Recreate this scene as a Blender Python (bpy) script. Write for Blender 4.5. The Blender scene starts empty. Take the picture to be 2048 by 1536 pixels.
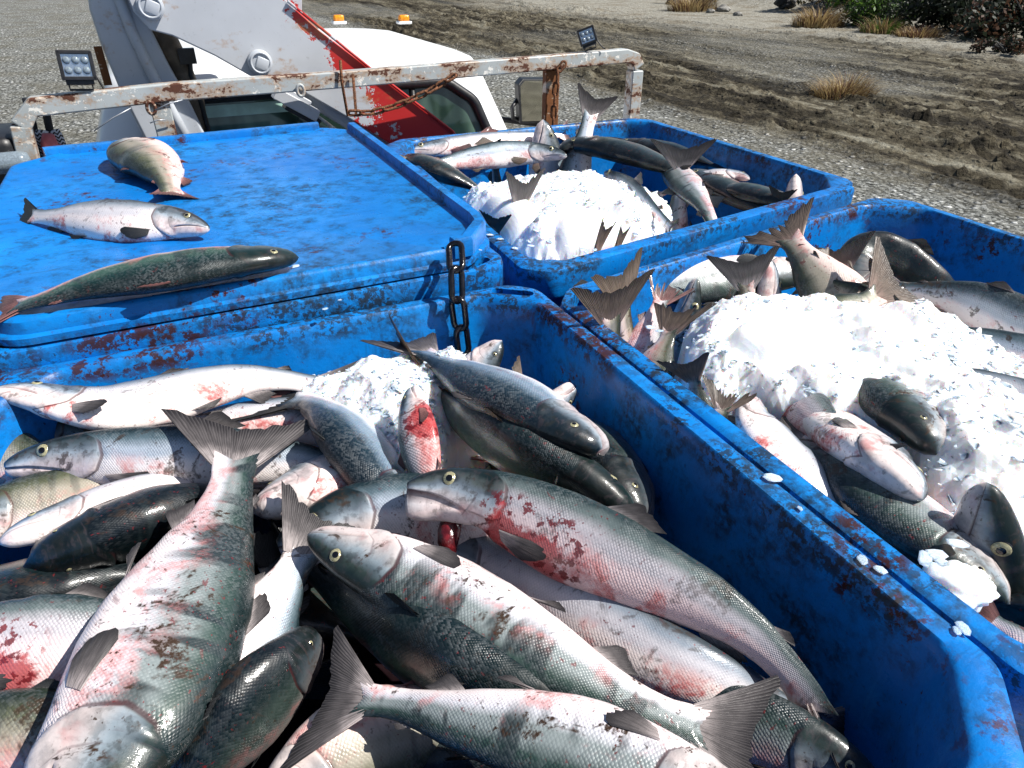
import bpy, bmesh, math, random
import numpy as np
from mathutils import Vector, Matrix

SC = bpy.context.scene
COL = SC.collection
R = math.radians
rng = np.random.default_rng(7)
random.seed(7)

# ------------------------------------------------------------------ camera
U = 0.6            # one layout unit in metres
ZC = 2.46          # camera height above the ground
FPX, PITCH, YAW = 1400.0, R(31.5), R(25.2)
FWD = np.array([math.sin(YAW)*math.cos(PITCH), math.cos(YAW)*math.cos(PITCH), -math.sin(PITCH)])
RGT = np.array([math.cos(YAW), -math.sin(YAW), 0.0])
UPV = np.cross(RGT, FWD)
cam_d = bpy.data.cameras.new("camera")
cam_d.sensor_width = 36.0
cam_d.lens = FPX/2048*36.0
cam_d.clip_start = 0.05
cam_d.clip_end = 2000
cam = bpy.data.objects.new("camera", cam_d)
COL.objects.link(cam)
mw = Matrix.Identity(4)
for i in range(3):
    mw[i][0], mw[i][1], mw[i][2] = RGT[i], UPV[i], -FWD[i]
mw[2][3] = ZC
cam.matrix_world = mw
SC.camera = cam

# ------------------------------------------------------------------ light
SUN = np.array([0.55, -0.34, 0.76]); SUN = SUN/np.linalg.norm(SUN)
wd = bpy.data.worlds.new("World")
SC.world = wd
wd.use_nodes = True
wn = wd.node_tree.nodes
sky = wn.new("ShaderNodeTexSky")
sky.sky_type = 'NISHITA'
sky.sun_disc = False
sky.sun_elevation = math.asin(SUN[2])
sky.sun_rotation = math.atan2(SUN[0], SUN[1])
wn["Background"].inputs[1].default_value = 0.062
wd.node_tree.links.new(sky.outputs[0], wn["Background"].inputs[0])
sl = bpy.data.lights.new("sun", 'SUN')
sl.energy = 5.0
sl.angle = R(0.5)
sl.color = (1.0, 0.96, 0.90)
so = bpy.data.objects.new("sun", sl)
COL.objects.link(so)
so.rotation_euler = Vector(SUN).to_track_quat('Z', 'Y').to_euler()
SC.view_settings.view_transform = 'Standard'
SC.view_settings.look = 'None'
SC.view_settings.exposure = 0.6
SC.view_settings.gamma = 1

# ------------------------------------------------------------------ helpers
def ray(px, py):
    c = ((px-1024)/FPX, -(py-768)/FPX)
    return RGT*c[0] + UPV*c[1] + FWD

def at(px, py, z):                 # point on a level z units below the camera
    d = ray(px, py); return d*(z/d[2])

def aty(px, py, y):                # point on an upright plane y units ahead
    d = ray(px, py); return d*(y/d[1])

def atx(px, py, x):
    d = ray(px, py); return d*(x/d[0])

def W(p):                          # layout units -> world metres
    p = np.asarray(p, float)
    return np.array([p[0]*U, p[1]*U, ZC + p[2]*U])

def tag(o, label=None, cat=None, group=None, kind=None):
    if label: o['label'] = label
    if cat: o['category'] = cat
    if group: o['group'] = group
    if kind: o['kind'] = kind
    return o

WORG = {}
def empty(name, loc, label, cat, group=None):
    o = bpy.data.objects.new(name, None)
    o.empty_display_size = 0.05
    COL.objects.link(o)
    o.location = loc
    WORG[o.name] = np.array(loc, float)
    return tag(o, label, cat, group)

def mesh_obj(name, V, F, mats, parent=None, smooth=True, attrs=None, fm=None, org=None):
    """link one mesh; V are world metres, stored round the origin org (or the parent's)"""
    V = np.asarray(V, float)
    if parent is not None:
        org = V.mean(axis=0) if org is None else org
    elif org is None:
        org = V.mean(axis=0)
    me = bpy.data.meshes.new(name)
    me.from_pydata((V-org).tolist(), [], F)
    for m in (mats if isinstance(mats, (list, tuple)) else [mats]):
        me.materials.append(m)
    if fm is not None:
        me.polygons.foreach_set("material_index", np.asarray(fm, np.int32))
    if smooth:
        me.polygons.foreach_set("use_smooth", np.ones(len(me.polygons), bool))
    for k, arr in (attrs or {}).items():
        at_ = me.attributes.new(k, 'FLOAT_VECTOR', 'POINT')
        at_.data.foreach_set("vector", np.asarray(arr, np.float32).ravel())
    me.update()
    o = bpy.data.objects.new(name, me)
    COL.objects.link(o)
    if parent is not None:
        o.parent = parent
        o.location = org - WORG[parent.name]
    else:
        o.location = org
    WORG[o.name] = np.array(org, float)
    return o

class MB:
    """collects pieces for one mesh"""
    def __init__(s): s.V, s.F, s.M, s.n = [], [], [], 0
    def add(s, V, F, m=0):
        V = np.asarray(V, float)
        s.V.append(V); s.F += [[i+s.n for i in f] for f in F]; s.M += [m]*len(F); s.n += len(V)
        return s
    def box(s, c, sz, rot=None, m=0, bev=0.0):
        bm = bmesh.new(); bmesh.ops.create_cube(bm, size=1.0)
        for v in bm.verts: v.co = Vector((v.co.x*sz[0], v.co.y*sz[1], v.co.z*sz[2]))
        if bev: bmesh.ops.bevel(bm, geom=bm.edges[:], offset=bev, segments=2, affect='EDGES', profile=0.6)
        M = rot.to_3x3() if rot is not None else Matrix.Identity(3)
        V = [np.array(M @ v.co)+np.asarray(c) for v in bm.verts]
        bm.verts.index_update(); F = [[v.index for v in f.verts] for f in bm.faces]; bm.free()
        return s.add(V, F, m)
    def tube(s, pts, r, n=10, m=0, closed=False, caps=True, sq=False):
        pts = [np.asarray(p, float) for p in pts]; N = len(pts); rs = r if hasattr(r, '__len__') else [r]*N
        ring = []; prev = None; V = []
        for i in range(N):
            a = pts[(i-1) % N] if (closed or i > 0) else pts[i]; b = pts[(i+1) % N] if (closed or i < N-1) else pts[i]
            t = b-a; t = t/(np.linalg.norm(t)+1e-12)
            if prev is None:
                ref = np.array([0, 0, 1.0]) if abs(t[2]) < 0.9 else np.array([0, 1.0, 0]); nn = ref - t*ref.dot(t)
            else: nn = prev - t*prev.dot(t)
            nn /= np.linalg.norm(nn); prev = nn; bb = np.cross(t, nn)
            for k in range(n):
                a_ = 2*math.pi*(k+0.5)/n; V.append(pts[i]+rs[i]*(math.cos(a_)*nn+math.sin(a_)*bb)*(1.41 if sq else 1))
        F = []
        for i in range(N if closed else N-1):
            j = (i+1) % N
            for k in range(n):
                l = (k+1) % n; F.append([i*n+k, i*n+l, j*n+l, j*n+k])
        if caps and not closed: F.append(list(range(n))[::-1]); F.append([(N-1)*n+k for k in range(n)])
        return s.add(V, F, m)
    def prism(s, poly, d, m=0):
        """a closed outline (3-D points) pushed along the vector d"""
        n = len(poly); V = [np.asarray(p, float) for p in poly]; V += [p+np.asarray(d) for p in V]
        F = [list(range(n)), [n+i for i in range(n)][::-1]]+[[i, n+i, n+(i+1) % n, (i+1) % n] for i in range(n)]
        return s.add(V, F, m)
    def disc(s, c, ax, r, h, n=20, m=0, bev=0.15):
        ax = np.asarray(ax, float)/np.linalg.norm(ax)
        s.tube([c, c+ax*h*(1-bev), c+ax*h], [r, r, r*(1-bev)], n, m)
        return s
    def build(s, name, mats, parent=None, smooth=False, org=None, bevel=0, sub=0):
        o = mesh_obj(name, np.concatenate(s.V), s.F, mats, parent, smooth, fm=s.M, org=org)
        if bevel:
            b = o.modifiers.new("bevel", 'BEVEL'); b.width = bevel; b.segments = 2; b.limit_method = 'ANGLE'; b.angle_limit = R(35)
            o.data.polygons.foreach_set("use_smooth", np.ones(len(o.data.polygons), bool))
            try: b.harden_normals = True
            except Exception: pass
        return o

def vnoise(x, y, seed=0):
    """smooth value noise in numpy, about -1..1"""
    r_ = np.random.default_rng(seed); T = r_.random((256, 256))
    xi, yi = np.floor(x).astype(int), np.floor(y).astype(int); fx, fy = x-xi, y-yi
    fx = fx*fx*(3-2*fx); fy = fy*fy*(3-2*fy)
    a, b, c, d = T[xi % 256, yi % 256], T[(xi+1) % 256, yi % 256], T[xi % 256, (yi+1) % 256], T[(xi+1) % 256, (yi+1) % 256]
    return ((a*(1-fx)+b*fx)*(1-fy)+(c*(1-fx)+d*fx)*fy)*2-1

def fbm(x, y, oct=4, seed=0):
    s, a = 0, 1.0
    for i in range(oct): s = s+a*vnoise(x*2**i, y*2**i, seed+i); a *= 0.5
    return s

# ------------------------------------------------------------------ materials
class NB:
    def __init__(s, name):
        s.m = bpy.data.materials.new(name); s.m.use_nodes = True
        s.t = s.m.node_tree; s.t.nodes.clear()
        s.out = s.t.nodes.new("ShaderNodeOutputMaterial")
    def put(s, sock, v):
        if v is None: return
        if isinstance(v, bpy.types.NodeSocket): s.t.links.new(v, sock)
        else:
            if sock.type == 'RGBA' and len(v) == 3: v = (*v, 1)
            sock.default_value = v
    def n(s, typ, props=None, ins=None):
        nd = s.t.nodes.new("ShaderNode"+typ)
        for k, v in (props or {}).items(): setattr(nd, k, v)
        for k, v in (ins or {}).items(): s.put(nd.inputs[k], v)
        return nd
    def attr(s, name, typ='GEOMETRY'):
        return s.n("Attribute", {"attribute_name": name, "attribute_type": typ})
    def sep(s, v):
        o = s.n("SeparateXYZ", ins={0: v}).outputs; return o[0], o[1], o[2]
    def comb(s, x, y, z=0.0): return s.n("CombineXYZ", ins={0: x, 1: y, 2: z}).outputs[0]
    def ma(s, op, a, b=None, c=None, clamp=False):
        nd = s.n("Math", {"operation": op, "use_clamp": clamp}); s.put(nd.inputs[0], a)
        if b is not None: s.put(nd.inputs[1], b)
        if c is not None: s.put(nd.inputs[2], c)
        return nd.outputs[0]
    def mul(s, a, b): return s.ma('MULTIPLY', a, b)
    def addm(s, a, b): return s.ma('ADD', a, b)
    def ss(s, v, a, b, lo=0.0, hi=1.0):
        return s.n("MapRange", {"interpolation_type": 'SMOOTHSTEP'}, {0: v, 1: a, 2: b, 3: lo, 4: hi}).outputs[0]
    def mix(s, f, a, b, blend='MIX'):
        nd = s.n("Mix", {"data_type": 'RGBA', "blend_type": blend}); s.put(nd.inputs[0], f); s.put(nd.inputs[6], a); s.put(nd.inputs[7], b)
        return nd.outputs[2]
    def noise(s, vec, scale, detail=3, rough=0.55, dist=0.0):
        return s.n("TexNoise", {}, {"Vector": vec, "Scale": scale, "Detail": detail, "Roughness": rough, "Distortion": dist}).outputs[0]
    def vor(s, vec, scale, rand=1.0, dims='3D', feat='F1'):
        return s.n("TexVoronoi", {"voronoi_dimensions": dims, "feature": feat}, {"Vector": vec, "Scale": scale, "Randomness": rand})
    def ramp(s, f, stops):
        nd = s.n("ValToRGB", ins={0: f}); e = nd.color_ramp.elements
        while len(e) > 1: e.remove(e[-1])
        e[0].position, e[0].color = stops[0][0], (*stops[0][1], 1)
        for p, c in stops[1:]:
            k = e.new(p); k.color = (*c, 1)
        return nd.outputs[0]
    def scalev(s, v, sc): return s.n("VectorMath", {"operation": 'MULTIPLY'}, {0: v, 1: sc}).outputs[0]
    def obj(s): return s.n("TexCoord").outputs["Object"]
    def pos(s): return s.n("NewGeometry").outputs["Position"]
    def rand(s): return s.n("ObjectInfo").outputs["Random"]
    def bump(s, h, st=0.3, dist=0.01, nrm=None):
        return s.n("Bump", ins={"Strength": st, "Distance": dist, "Height": h, "Normal": nrm}).outputs[0]
    def pbr(s, col, rough=0.5, nrm=None, metal=0.0, spec=0.5, coat=0.0, sss=0.0, coatr=0.1, alpha=None):
        p = s.n("BsdfPrincipled", ins={"Base Color": col, "Roughness": rough, "Metallic": metal, "Specular IOR Level": spec, "Coat Weight": coat, "Coat Roughness": coatr})
        if nrm is not None: s.put(p.inputs["Normal"], nrm)
        if sss: s.put(p.inputs["Subsurface Weight"], sss); p.inputs["Subsurface Radius"].default_value = (1, 0.7, 0.5); p.inputs["Subsurface Scale"].default_value = 0.02
        return p.outputs[0]
    def done(s, sh):
        s.t.links.new(sh, s.out.inputs[0]); return s.m

def simple(name, col, rough=0.5, metal=0.0, spec=0.5, nscale=30, namt=0.25, bump=0.15):
    b = NB(name); o = b.obj(); n = b.noise(o, nscale, 4)
    c = b.mix(b.ss(n, 0.35, 0.7), tuple(x*(1-namt) for x in col), tuple(min(1, x*(1+namt)) for x in col))
    return b.done(b.pbr(c, rough, b.bump(b.noise(o, nscale*3, 3), bump, 0.002), metal, spec))

def mat_tote():
    b = NB("blue_plastic"); p = b.pos(); r = b.rand()
    n1 = b.noise(p, 3.5, 4); n2 = b.noise(p, 17, 5, 0.65); n3 = b.noise(p, 70, 4, 0.7)
    col = b.mix(b.ss(n1, 0.3, 0.7), (0.001, 0.140, 0.47), (0.004, 0.205, 0.60))
    # pale scuffs
    st = b.scalev(p, (14.0, 60.0, 8.0)); sc = b.ss(b.noise(st, 1.0, 6, 0.75), 0.55, 0.70)
    col = b.mix(b.mul(sc, 0.45), col, (0.03, 0.25, 0.62))
    # black-green grime, in streaks and patches
    g = b.mul(b.ss(b.addm(b.mul(n2, 0.7), b.mul(n1, 0.45)), 0.52, 0.74), b.ss(n3, 0.30, 0.62))
    s2 = b.ss(b.noise(b.scalev(p, (7.0, 34.0, 30.0)), 1.0, 7, 0.78), 0.53, 0.68)
    drip = b.mul(b.ss(b.noise(b.scalev(p, (38.0, 38.0, 2.5)), 1.0, 4, 0.7), 0.58, 0.72), b.ss(n1, 0.42, 0.58))
    g = b.ma('MAXIMUM', b.ma('MAXIMUM', g, b.mul(s2, 0.55)), b.mul(drip, 0.5))
    gou = b.mul(b.ss(b.noise(b.scalev(p, (5.0, 90.0, 60.0)), 1.0, 5, 0.8), 0.62, 0.70), b.ss(n1, 0.40, 0.55))
    g = b.ma('MAXIMUM', g, b.mul(gou, 0.9))
    spk = b.mul(b.ss(b.noise(p, 120, 3, 0.6), 0.66, 0.71), b.ss(b.noise(p, 5.5, 3), 0.42, 0.6)); g = b.ma('MAXIMUM', g, spk)
    col = b.mix(b.mul(g, 0.88), col, (0.010, 0.018, 0.022))
    # dried blood, spots and smears
    bl = b.mul(b.ss(b.noise(p, 4.3, 2), 0.56, 0.66), b.ss(b.noise(p, 46, 5, 0.75), 0.52, 0.60))
    sp = b.mul(b.ss(b.noise(p, 3.1, 2, 0.5, 0.4), 0.5, 0.62), b.ss(b.noise(p, 95, 3, 0.6), 0.64, 0.70))
    col = b.mix(b.ma('MAXIMUM', bl, sp), col, b.mix(n2, (0.022, 0.004, 0.004), (0.075, 0.012, 0.009)))
    # the rims carry most of the muck: spatter, scrapes and blood
    zz = b.sep(p)[2]; rim = b.ss(b.ma('ABSOLUTE', b.addm(zz, -(ZC-0.59))), 0.06, 0.025)
    r1 = b.mul(b.ss(b.noise(p, 6.5, 3), 0.38, 0.56), b.ss(b.noise(p, 75, 5, 0.7), 0.47, 0.55))
    r2 = b.mul(b.ss(b.noise(p, 4.1, 2, 0.5, 0.5), 0.52, 0.62), b.ss(b.noise(p, 38, 5, 0.75), 0.47, 0.55))
    col = b.mix(b.mul(b.mul(r1, rim), 0.85), col, (0.014, 0.018, 0.020))
    col = b.mix(b.mul(b.mul(r2, rim), 0.94), col, b.mix(n3, (0.018, 0.006, 0.005), (0.060, 0.016, 0.009)))
    dr = b.mul(b.ss(b.noise(b.scalev(p, (26.0, 26.0, 1.6)), 1.0, 4, 0.7), 0.60, 0.70), b.mul(b.ss(b.noise(p, 2.7, 2), 0.50, 0.60), b.ss(zz, ZC-0.80, ZC-0.62)))
    col = b.mix(b.mul(dr, 0.6), col, (0.05, 0.010, 0.014))
    rough = b.ss(n2, 0.3, 0.7, 0.26, 0.5)
    return b.done(b.pbr(col, rough, b.bump(b.addm(n3, n2), 0.22, 0.004), 0, 0.3))

def mat_fish(name, dorsal, shoulder, flank, low, belly, pink=0.3, blood=0.0, dirt=0.3, bars=0.0, scale=1.0, metal=0.05, shift=0.0, stops=(0.13, 0.26, 0.37, 0.44, 0.52, 0.66)):
    b = NB(name); o = b.obj(); rnd = b.rand()
    t, a, d = b.sep(b.attr("bod").outputs["Vector"]); sv = b.attr("scl").outputs["Vector"]
    off = b.comb(b.mul(rnd, 37.0), b.mul(rnd, 91.0), b.mul(rnd, 13.0)); po = b.n("VectorMath", {"operation": 'ADD'}, {0: o, 1: off}).outputs[0]
    n1 = b.noise(po, 9, 3); n2 = b.noise(po, 34, 4, 0.6); n3 = b.noise(po, 130, 4, 0.65)
    a2 = b.addm(b.addm(a, shift), b.addm(b.mul(b.addm(n1, -0.5), 0.16), b.mul(b.addm(n2, -0.5), 0.07)))
    col = b.ramp(a2, [(0.0, dorsal), (stops[0], dorsal), (stops[1], shoulder), (stops[2], flank), (stops[3], flank), (stops[4], low), (stops[5], belly), (1.0, belly)])
    if bars:
        bn = b.noise(b.comb(b.mul(t, 17.0), b.mul(a, 1.6), b.mul(rnd, 50)), 1.0, 2, 0.5, 0.3)
        col = b.mix(b.mul(b.mul(b.ss(bn, 0.52, 0.63), b.ss(a, 0.75, 0.45)), bars), col, (0.016, 0.026, 0.028))
    # pink flush on the belly and round the fins
    pk = b.mul(b.mul(b.ss(b.noise(po, 15, 6, 0.72, 0.3), 0.49, 0.60), b.ss(n3, 0.30, 0.62, 0.35, 1.0)), b.ss(a2, 0.38, 0.62))
    col = b.mix(b.mul(pk, pink), col, (0.62, 0.17, 0.16))
    # scales: a diamond lattice, pigment along the scale edges
    u, v, _ = b.sep(sv); k = 1/0.0044
    wob = b.mul(b.addm(b.noise(po, 30, 2), -0.5), 0.0035); u = b.addm(u, wob); lat = b.comb(b.mul(b.addm(u, v), k), b.mul(b.ma('SUBTRACT', u, v), k), 0)
    vr = b.vor(lat, 1.0, 0.22, '2D'); dist = vr.outputs["Distance"]
    body = b.ss(d, 0.0, 0.012); sm = b.mul(b.mul(body, b.ss(a, 0.98, 0.8)), b.ss(b.noise(po, 13, 4, 0.6), 0.36, 0.58, 0.25, 1.0))
    edge = b.mul(b.mul(b.ss(dist, 0.30, 0.58), b.ss(a2, 0.54, 0.30, 0.09, 0.55)), b.mul(sm, scale))
    col = b.mix(edge, col, b.mix(0.75, col, (0.012, 0.018, 0.022)))
    vc = b.sep(vr.outputs["Color"])[0]
    col = b.mix(b.mul(b.mul(b.ss(vc, 0.2, 1.0), sm), 0.16*scale), col, b.mix(0.5, col, (0.62, 0.66, 0.68)))
    # head: dark crown, pearly cheek, pale jaw
    ah = b.addm(b.addm(a, b.mul(b.addm(n1, -0.5), 0.30)), b.mul(b.addm(n2, -0.5), 0.16))
    hc = b.ramp(ah, [(0, (0.006, 0.010, 0.010)), (0.20, tuple(x*0.6 for x in dorsal)), (0.31, tuple(0.5*x+0.02 for x in shoulder)), (0.38, (0.14, 0.175, 0.21)), (0.45, (0.36, 0.42, 0.48)), (0.53, (0.60, 0.56, 0.57)), (0.62, (0.80, 0.66, 0.64)), (1, (0.86, 0.76, 0.72))])
    if max(flank) < 0.1: hc = b.mix(0.85, hc, b.ramp(a2, [(0, (0.005, 0.008, 0.008)), (0.6, shoulder), (1, low)]))
    elif max(flank) < 0.36: hc = b.mix(0.35, hc, b.ramp(ah, [(0, dorsal), (0.5, shoulder), (0.75, flank), (1, low)]))
    hc = b.mix(b.mul(b.ss(b.addm(b.mul(n2, .6), b.mul(n1, .4)), 0.47, 0.60), 0.5), hc, b.mix(0.7, hc, (0.02, 0.03, 0.035)))
    hc = b.mix(b.mul(b.mul(b.ss(b.noise(po, 60, 4, 0.6), 0.5, 0.62), b.ss(a, .75, .25)), 0.7), hc, b.mix(0.9, hc, (0.012, 0.014, 0.012)))
    er = b.ma('SQRT', b.addm(b.ma('POWER', b.mul(b.addm(t, -0.106), 36.0), 2.0), b.ma('POWER', b.mul(b.addm(a, -0.315), 11.0), 2.0)))
    hc = b.mix(b.mul(b.ss(er, 1.15, 0.62), 0.75), hc, (0.018, 0.020, 0.022))
    hw = b.ss(b.noise(b.comb(b.mul(t, 60.0), b.mul(a, 7.0), b.mul(rnd, 40)), 1.0, 4, 0.6, 0.6), 0.52, 0.66)
    hc = b.mix(b.mul(hw, 0.35), hc, b.mix(0.6, hc, (0.10, 0.07, 0.08)))
    hc = b.mix(b.mul(b.ss(b.noise(po, 22, 4, 0.6), 0.54, 0.68), b.mul(b.ss(a, 0.5, 0.7), 0.45*pink+0.15)), hc, (0.45, 0.12, 0.12))
    col = b.mix(b.ss(d, 0.004, -0.004), col, hc)
    col = b.mix(b.mul(b.mul(b.ss(b.ma('ABSOLUTE', b.addm(d, -0.005)), 0.007, 0.002), b.ss(a, 0.2, 0.32)), 0.75), col, (0.05, 0.012, 0.014))
    # preopercle crease
    pd = b.ma('ABSOLUTE', b.addm(d, 0.071))
    col = b.mix(b.mul(b.mul(b.ss(pd, 0.004, 0.001), b.mul(b.ss(a, 0.42, 0.5), b.ss(a, 0.78, 0.68))), 0.4), col, (0.09, 0.06, 0.07))
    mth = b.sep(b.attr("mth").outputs["Vector"])[0]
    col = b.mix(mth, col, (0.09, 0.025, 0.03))
    # dirt and blood
    dm = b.mul(b.ss(b.noise(po, 7, 2), 0.45, 0.62), b.ss(n3, 0.60, 0.69))
    d2 = b.mul(b.ss(b.noise(b.scalev(po, (1.0, 1.6, 1.3)), 11, 4, 0.7, 0.9), 0.575, 0.64), b.ss(n3, 0.40, 0.54))
    col = b.mix(b.mul(b.ma('MAXIMUM', dm, d2), dirt), col, (0.040, 0.022, 0.012))
    fs = b.mul(b.ss(b.noise(po, 190, 2, 0.5), 0.66, 0.70), b.ss(b.noise(po, 9, 3), 0.42, 0.60))
    st_ = b.mul(b.ss(b.noise(b.scalev(po, (70.0, 24.0, 60.0)), 1.0, 4, 0.7, 0.5), 0.63, 0.68), b.ss(b.noise(po, 6.5, 2), 0.50, 0.62))
    col = b.mix(b.mul(b.ma('MAXIMUM', fs, st_), b.mul(body, 0.75)), col, (0.14, 0.012, 0.014))
    if blood:
        zone = b.mul(b.ss(b.ma('ABSOLUTE', b.addm(t, -0.33)), 0.22, 0.04), b.ss(a, 0.22, 0.50))
        low_ = b.mul(b.ss(b.ma('ABSOLUTE', b.addm(t, -0.34)), 0.16, 0.05), b.ss(a, 0.50, 0.68))
        sm_ = b.ss(b.addm(b.mul(zone, 0.36), b.addm(b.mul(low_, 0.50), b.mul(b.addm(b.noise(po, 26, 7, 0.78, 0.4), -0.5), 1.7))), 0.34, 0.56)
        spots = b.mul(b.ss(b.noise(po, 75, 4, 0.65), 0.535, 0.59), b.ss(b.addm(zone, b.mul(b.addm(n1, -0.5), 0.8)), 0.15, 0.55))
        col = b.mix(b.mul(sm_, 0.85*blood), col, b.mix(n2, (0.30, 0.008, 0.014), (0.50, 0.04, 0.04)))
        col = b.mix(b.mul(spots, 0.9*blood), col, b.mix(n2, (0.05, 0.004, 0.006), (0.26, 0.012, 0.018)))
    h = b.addm(b.mul(b.mul(b.ss(dist, 0.62, 0.1), sm), 0.25+0.55*scale), b.addm(b.mul(n3, 0.5), b.mul(b.noise(po, 48, 4, 0.6), 1.2)))
    nr = b.bump(h, 0.42, 0.0013); nc = b.bump(b.addm(n3, b.mul(b.noise(po, 40, 3, 0.6), 2.0)), 0.30, 0.0016)
    rough = b.ss(n2, 0.3, 0.7, 0.28, 0.50)
    sh = b.pbr(col, rough, nr, b.mul(b.ss(a2, 0.9, 0.5), metal), 0.35, b.ss(n1, 0.35, 0.6, 0.12, 0.55), 0.0, 0.10)
    b.t.links.new(nc, sh.node.inputs["Coat Normal"])
    return b.done(sh)

def mat_fin(name, c0, c1, tip):
    b = NB(name); u, v, _ = b.sep(b.attr("fin").outputs["Vector"]); o = b.obj(); r = b.rand()
    n = b.noise(o, 40, 4)
    wv = b.ma('SINE', b.addm(b.mul(u, 260.0), b.mul(n, 6.0)))
    w2 = b.noise(b.comb(b.mul(u, 30.0), b.mul(v, 2.5), b.mul(r, 30)), 1.0, 4, 0.7)
    c = b.mix(b.ss(b.addm(v, b.mul(b.addm(n, -0.5), 0.5)), 0.04, 0.55), c0, c1)
    c = b.mix(b.ss(b.addm(v, b.mul(b.addm(w2, -0.5), 0.5)), 0.6, 1.0), c, tip)
    c = b.mix(b.mul(b.ss(w2, 0.4, 0.65), 0.65), c, tuple(x*0.45 for x in c1))
    c = b.mix(b.mul(b.ss(wv, 0.2, 1.0), 0.22), c, tuple(min(1, x*1.8+0.03) for x in c1))
    nr = b.bump(b.addm(wv, b.mul(w2, 3)), 0.35, 0.0012)
    p = b.pbr(c, 0.36, nr, 0, 0.5, 0.2)
    tr = b.n("BsdfTranslucent", ins={"Color": c, "Normal": nr})
    return b.done(b.n("MixShader", ins={0: 0.34, 1: p, 2: tr.outputs[0]}).outputs[0])

def mat_ice():
    b = NB("flake_ice"); p = b.pos(); n = b.noise(p, 9, 3); n2 = b.noise(p, 130, 5, 0.7)
    c = b.mix(b.ss(n, 0.35, 0.7), (0.88, 0.92, 0.95), (0.95, 0.955, 0.96))
    c = b.mix(b.mul(b.ss(b.noise(p, 6, 3), 0.60, 0.74), 0.4), c, (0.74, 0.50, 0.46))
    c = b.mix(b.mul(b.ss(b.noise(p, 4.5, 4, 0.6), 0.56, 0.70), 0.35), c, (0.62, 0.70, 0.78))
    return b.done(b.pbr(c, 0.42, b.bump(n2, 0.4, 0.003), 0, 0.25, 0, 1.0))

def mat_paint(name, base, under, rust, amount=0.5, rustamt=0.5, scale=1.0, grad=None):
    """old paint that peels to the colour below and rusts in patches"""
    b = NB(name); p = b.pos(); n = b.noise(p, 11*scale, 6, 0.7); n2 = b.noise(p, 45*scale, 5, 0.7); n3 = b.noise(p, 5*scale, 3)
    thr = 0.72-0.25*amount
    if grad:                                      # (axis vector, from, to): paint worn more towards one end
        ax, g0, g1 = grad
        dv = b.n("VectorMath", {"operation": 'DOT_PRODUCT'}, {0: p, 1: ax}).outputs["Value"]
        gm = b.ss(dv, g0, g1); d2 = b.n("VectorMath", {"operation": 'DOT_PRODUCT'}, {0: p, 1: (0.63, 0.0, 0.77)}).outputs["Value"]; em = b.mul(b.ss(d2, 1.94, 2.11), b.ss(dv, g0-0.22, g0+0.12))
        pe = b.addm(b.addm(b.mul(n, 0.75), b.mul(n2, 0.25)), b.addm(b.addm(b.mul(gm, 0.35), b.mul(em, 0.22)), -0.28))
        peel = b.ss(pe, 0.47, 0.49)
    else:
        pe = b.addm(b.mul(n, 0.7), b.mul(n2, 0.3)); peel = b.ss(pe, thr, thr+0.015)
    c = b.mix(b.mul(b.ss(n3, 0.35, 0.7), 0.4), base, tuple(x*0.72 for x in base))
    c = b.mix(b.mul(b.ss(n2, 0.58, 0.7), 0.25), c, (0.12, 0.11, 0.10))
    c = b.mix(peel, c, under)
    rz = b.addm(b.mul(b.noise(b.scalev(p, (0.55, 1.0, 1.3)), 7*scale, 5, 0.65), 0.75), b.mul(n2, 0.25)); rt = 0.70-0.24*rustamt
    halo = b.ss(rz, rt-0.09, rt); c = b.mix(b.mul(halo, 0.6), c, (0.36, 0.19, 0.07))
    ru = b.ss(rz, rt, rt+0.02); c = b.mix(ru, c, b.mix(n2, tuple(x*0.45 for x in rust), rust))
    h = b.addm(b.mul(peel, -1.0), b.mul(b.mul(ru, n2), 1.5))
    return b.done(b.pbr(c, b.addm(0.38, b.mul(ru, 0.45)), b.bump(h, 0.5, 0.002)))

M = {}
M['tote'] = mat_tote()
M['silver'] = mat_fish("silver_skin", (0.010, 0.024, 0.030), (0.10, 0.15, 0.18), (0.40, 0.46, 0.54), (0.78, 0.74, 0.75), (0.92, 0.83, 0.80), 0.75, 0, 0.8)
M['green'] = mat_fish("green_skin", (0.006, 0.015, 0.016), (0.030, 0.058, 0.048), (0.22, 0.255, 0.255), (0.62, 0.61, 0.65), (0.84, 0.74, 0.73), 0.6, 0, 1.0, 0.95, 1.0, stops=(0.17, 0.31, 0.42, 0.50, 0.60, 0.78))
M['blue'] = mat_fish("blue_skin", (0.002, 0.009, 0.016), (0.008, 0.026, 0.042), (0.16, 0.23, 0.31), (0.64, 0.68, 0.75), (0.87, 0.82, 0.81), 0.3, 0, 0.25, stops=(0.17, 0.31, 0.43, 0.51, 0.62, 0.80))
M['teal'] = mat_fish("teal_back_skin", (0.002, 0.010, 0.011), (0.006, 0.028, 0.026), (0.04, 0.09, 0.065), (0.55, 0.40, 0.40), (0.75, 0.55, 0.53), 0.7, 0, 0.3, 0.7, 1.0, stops=(0.17, 0.31, 0.43, 0.51, 0.62, 0.80))
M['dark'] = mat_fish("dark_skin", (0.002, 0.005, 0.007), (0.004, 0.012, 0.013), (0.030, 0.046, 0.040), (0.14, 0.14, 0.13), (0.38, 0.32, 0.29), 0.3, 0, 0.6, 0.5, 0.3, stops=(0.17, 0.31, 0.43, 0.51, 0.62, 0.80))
M['pale'] = mat_fish("pale_skin", (0.045, 0.060, 0.072), (0.24, 0.28, 0.33), (0.62, 0.60, 0.63), (0.88, 0.77, 0.74), (0.94, 0.84, 0.80), 1.0, 0, 0.55, 0, 0.4)
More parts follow.
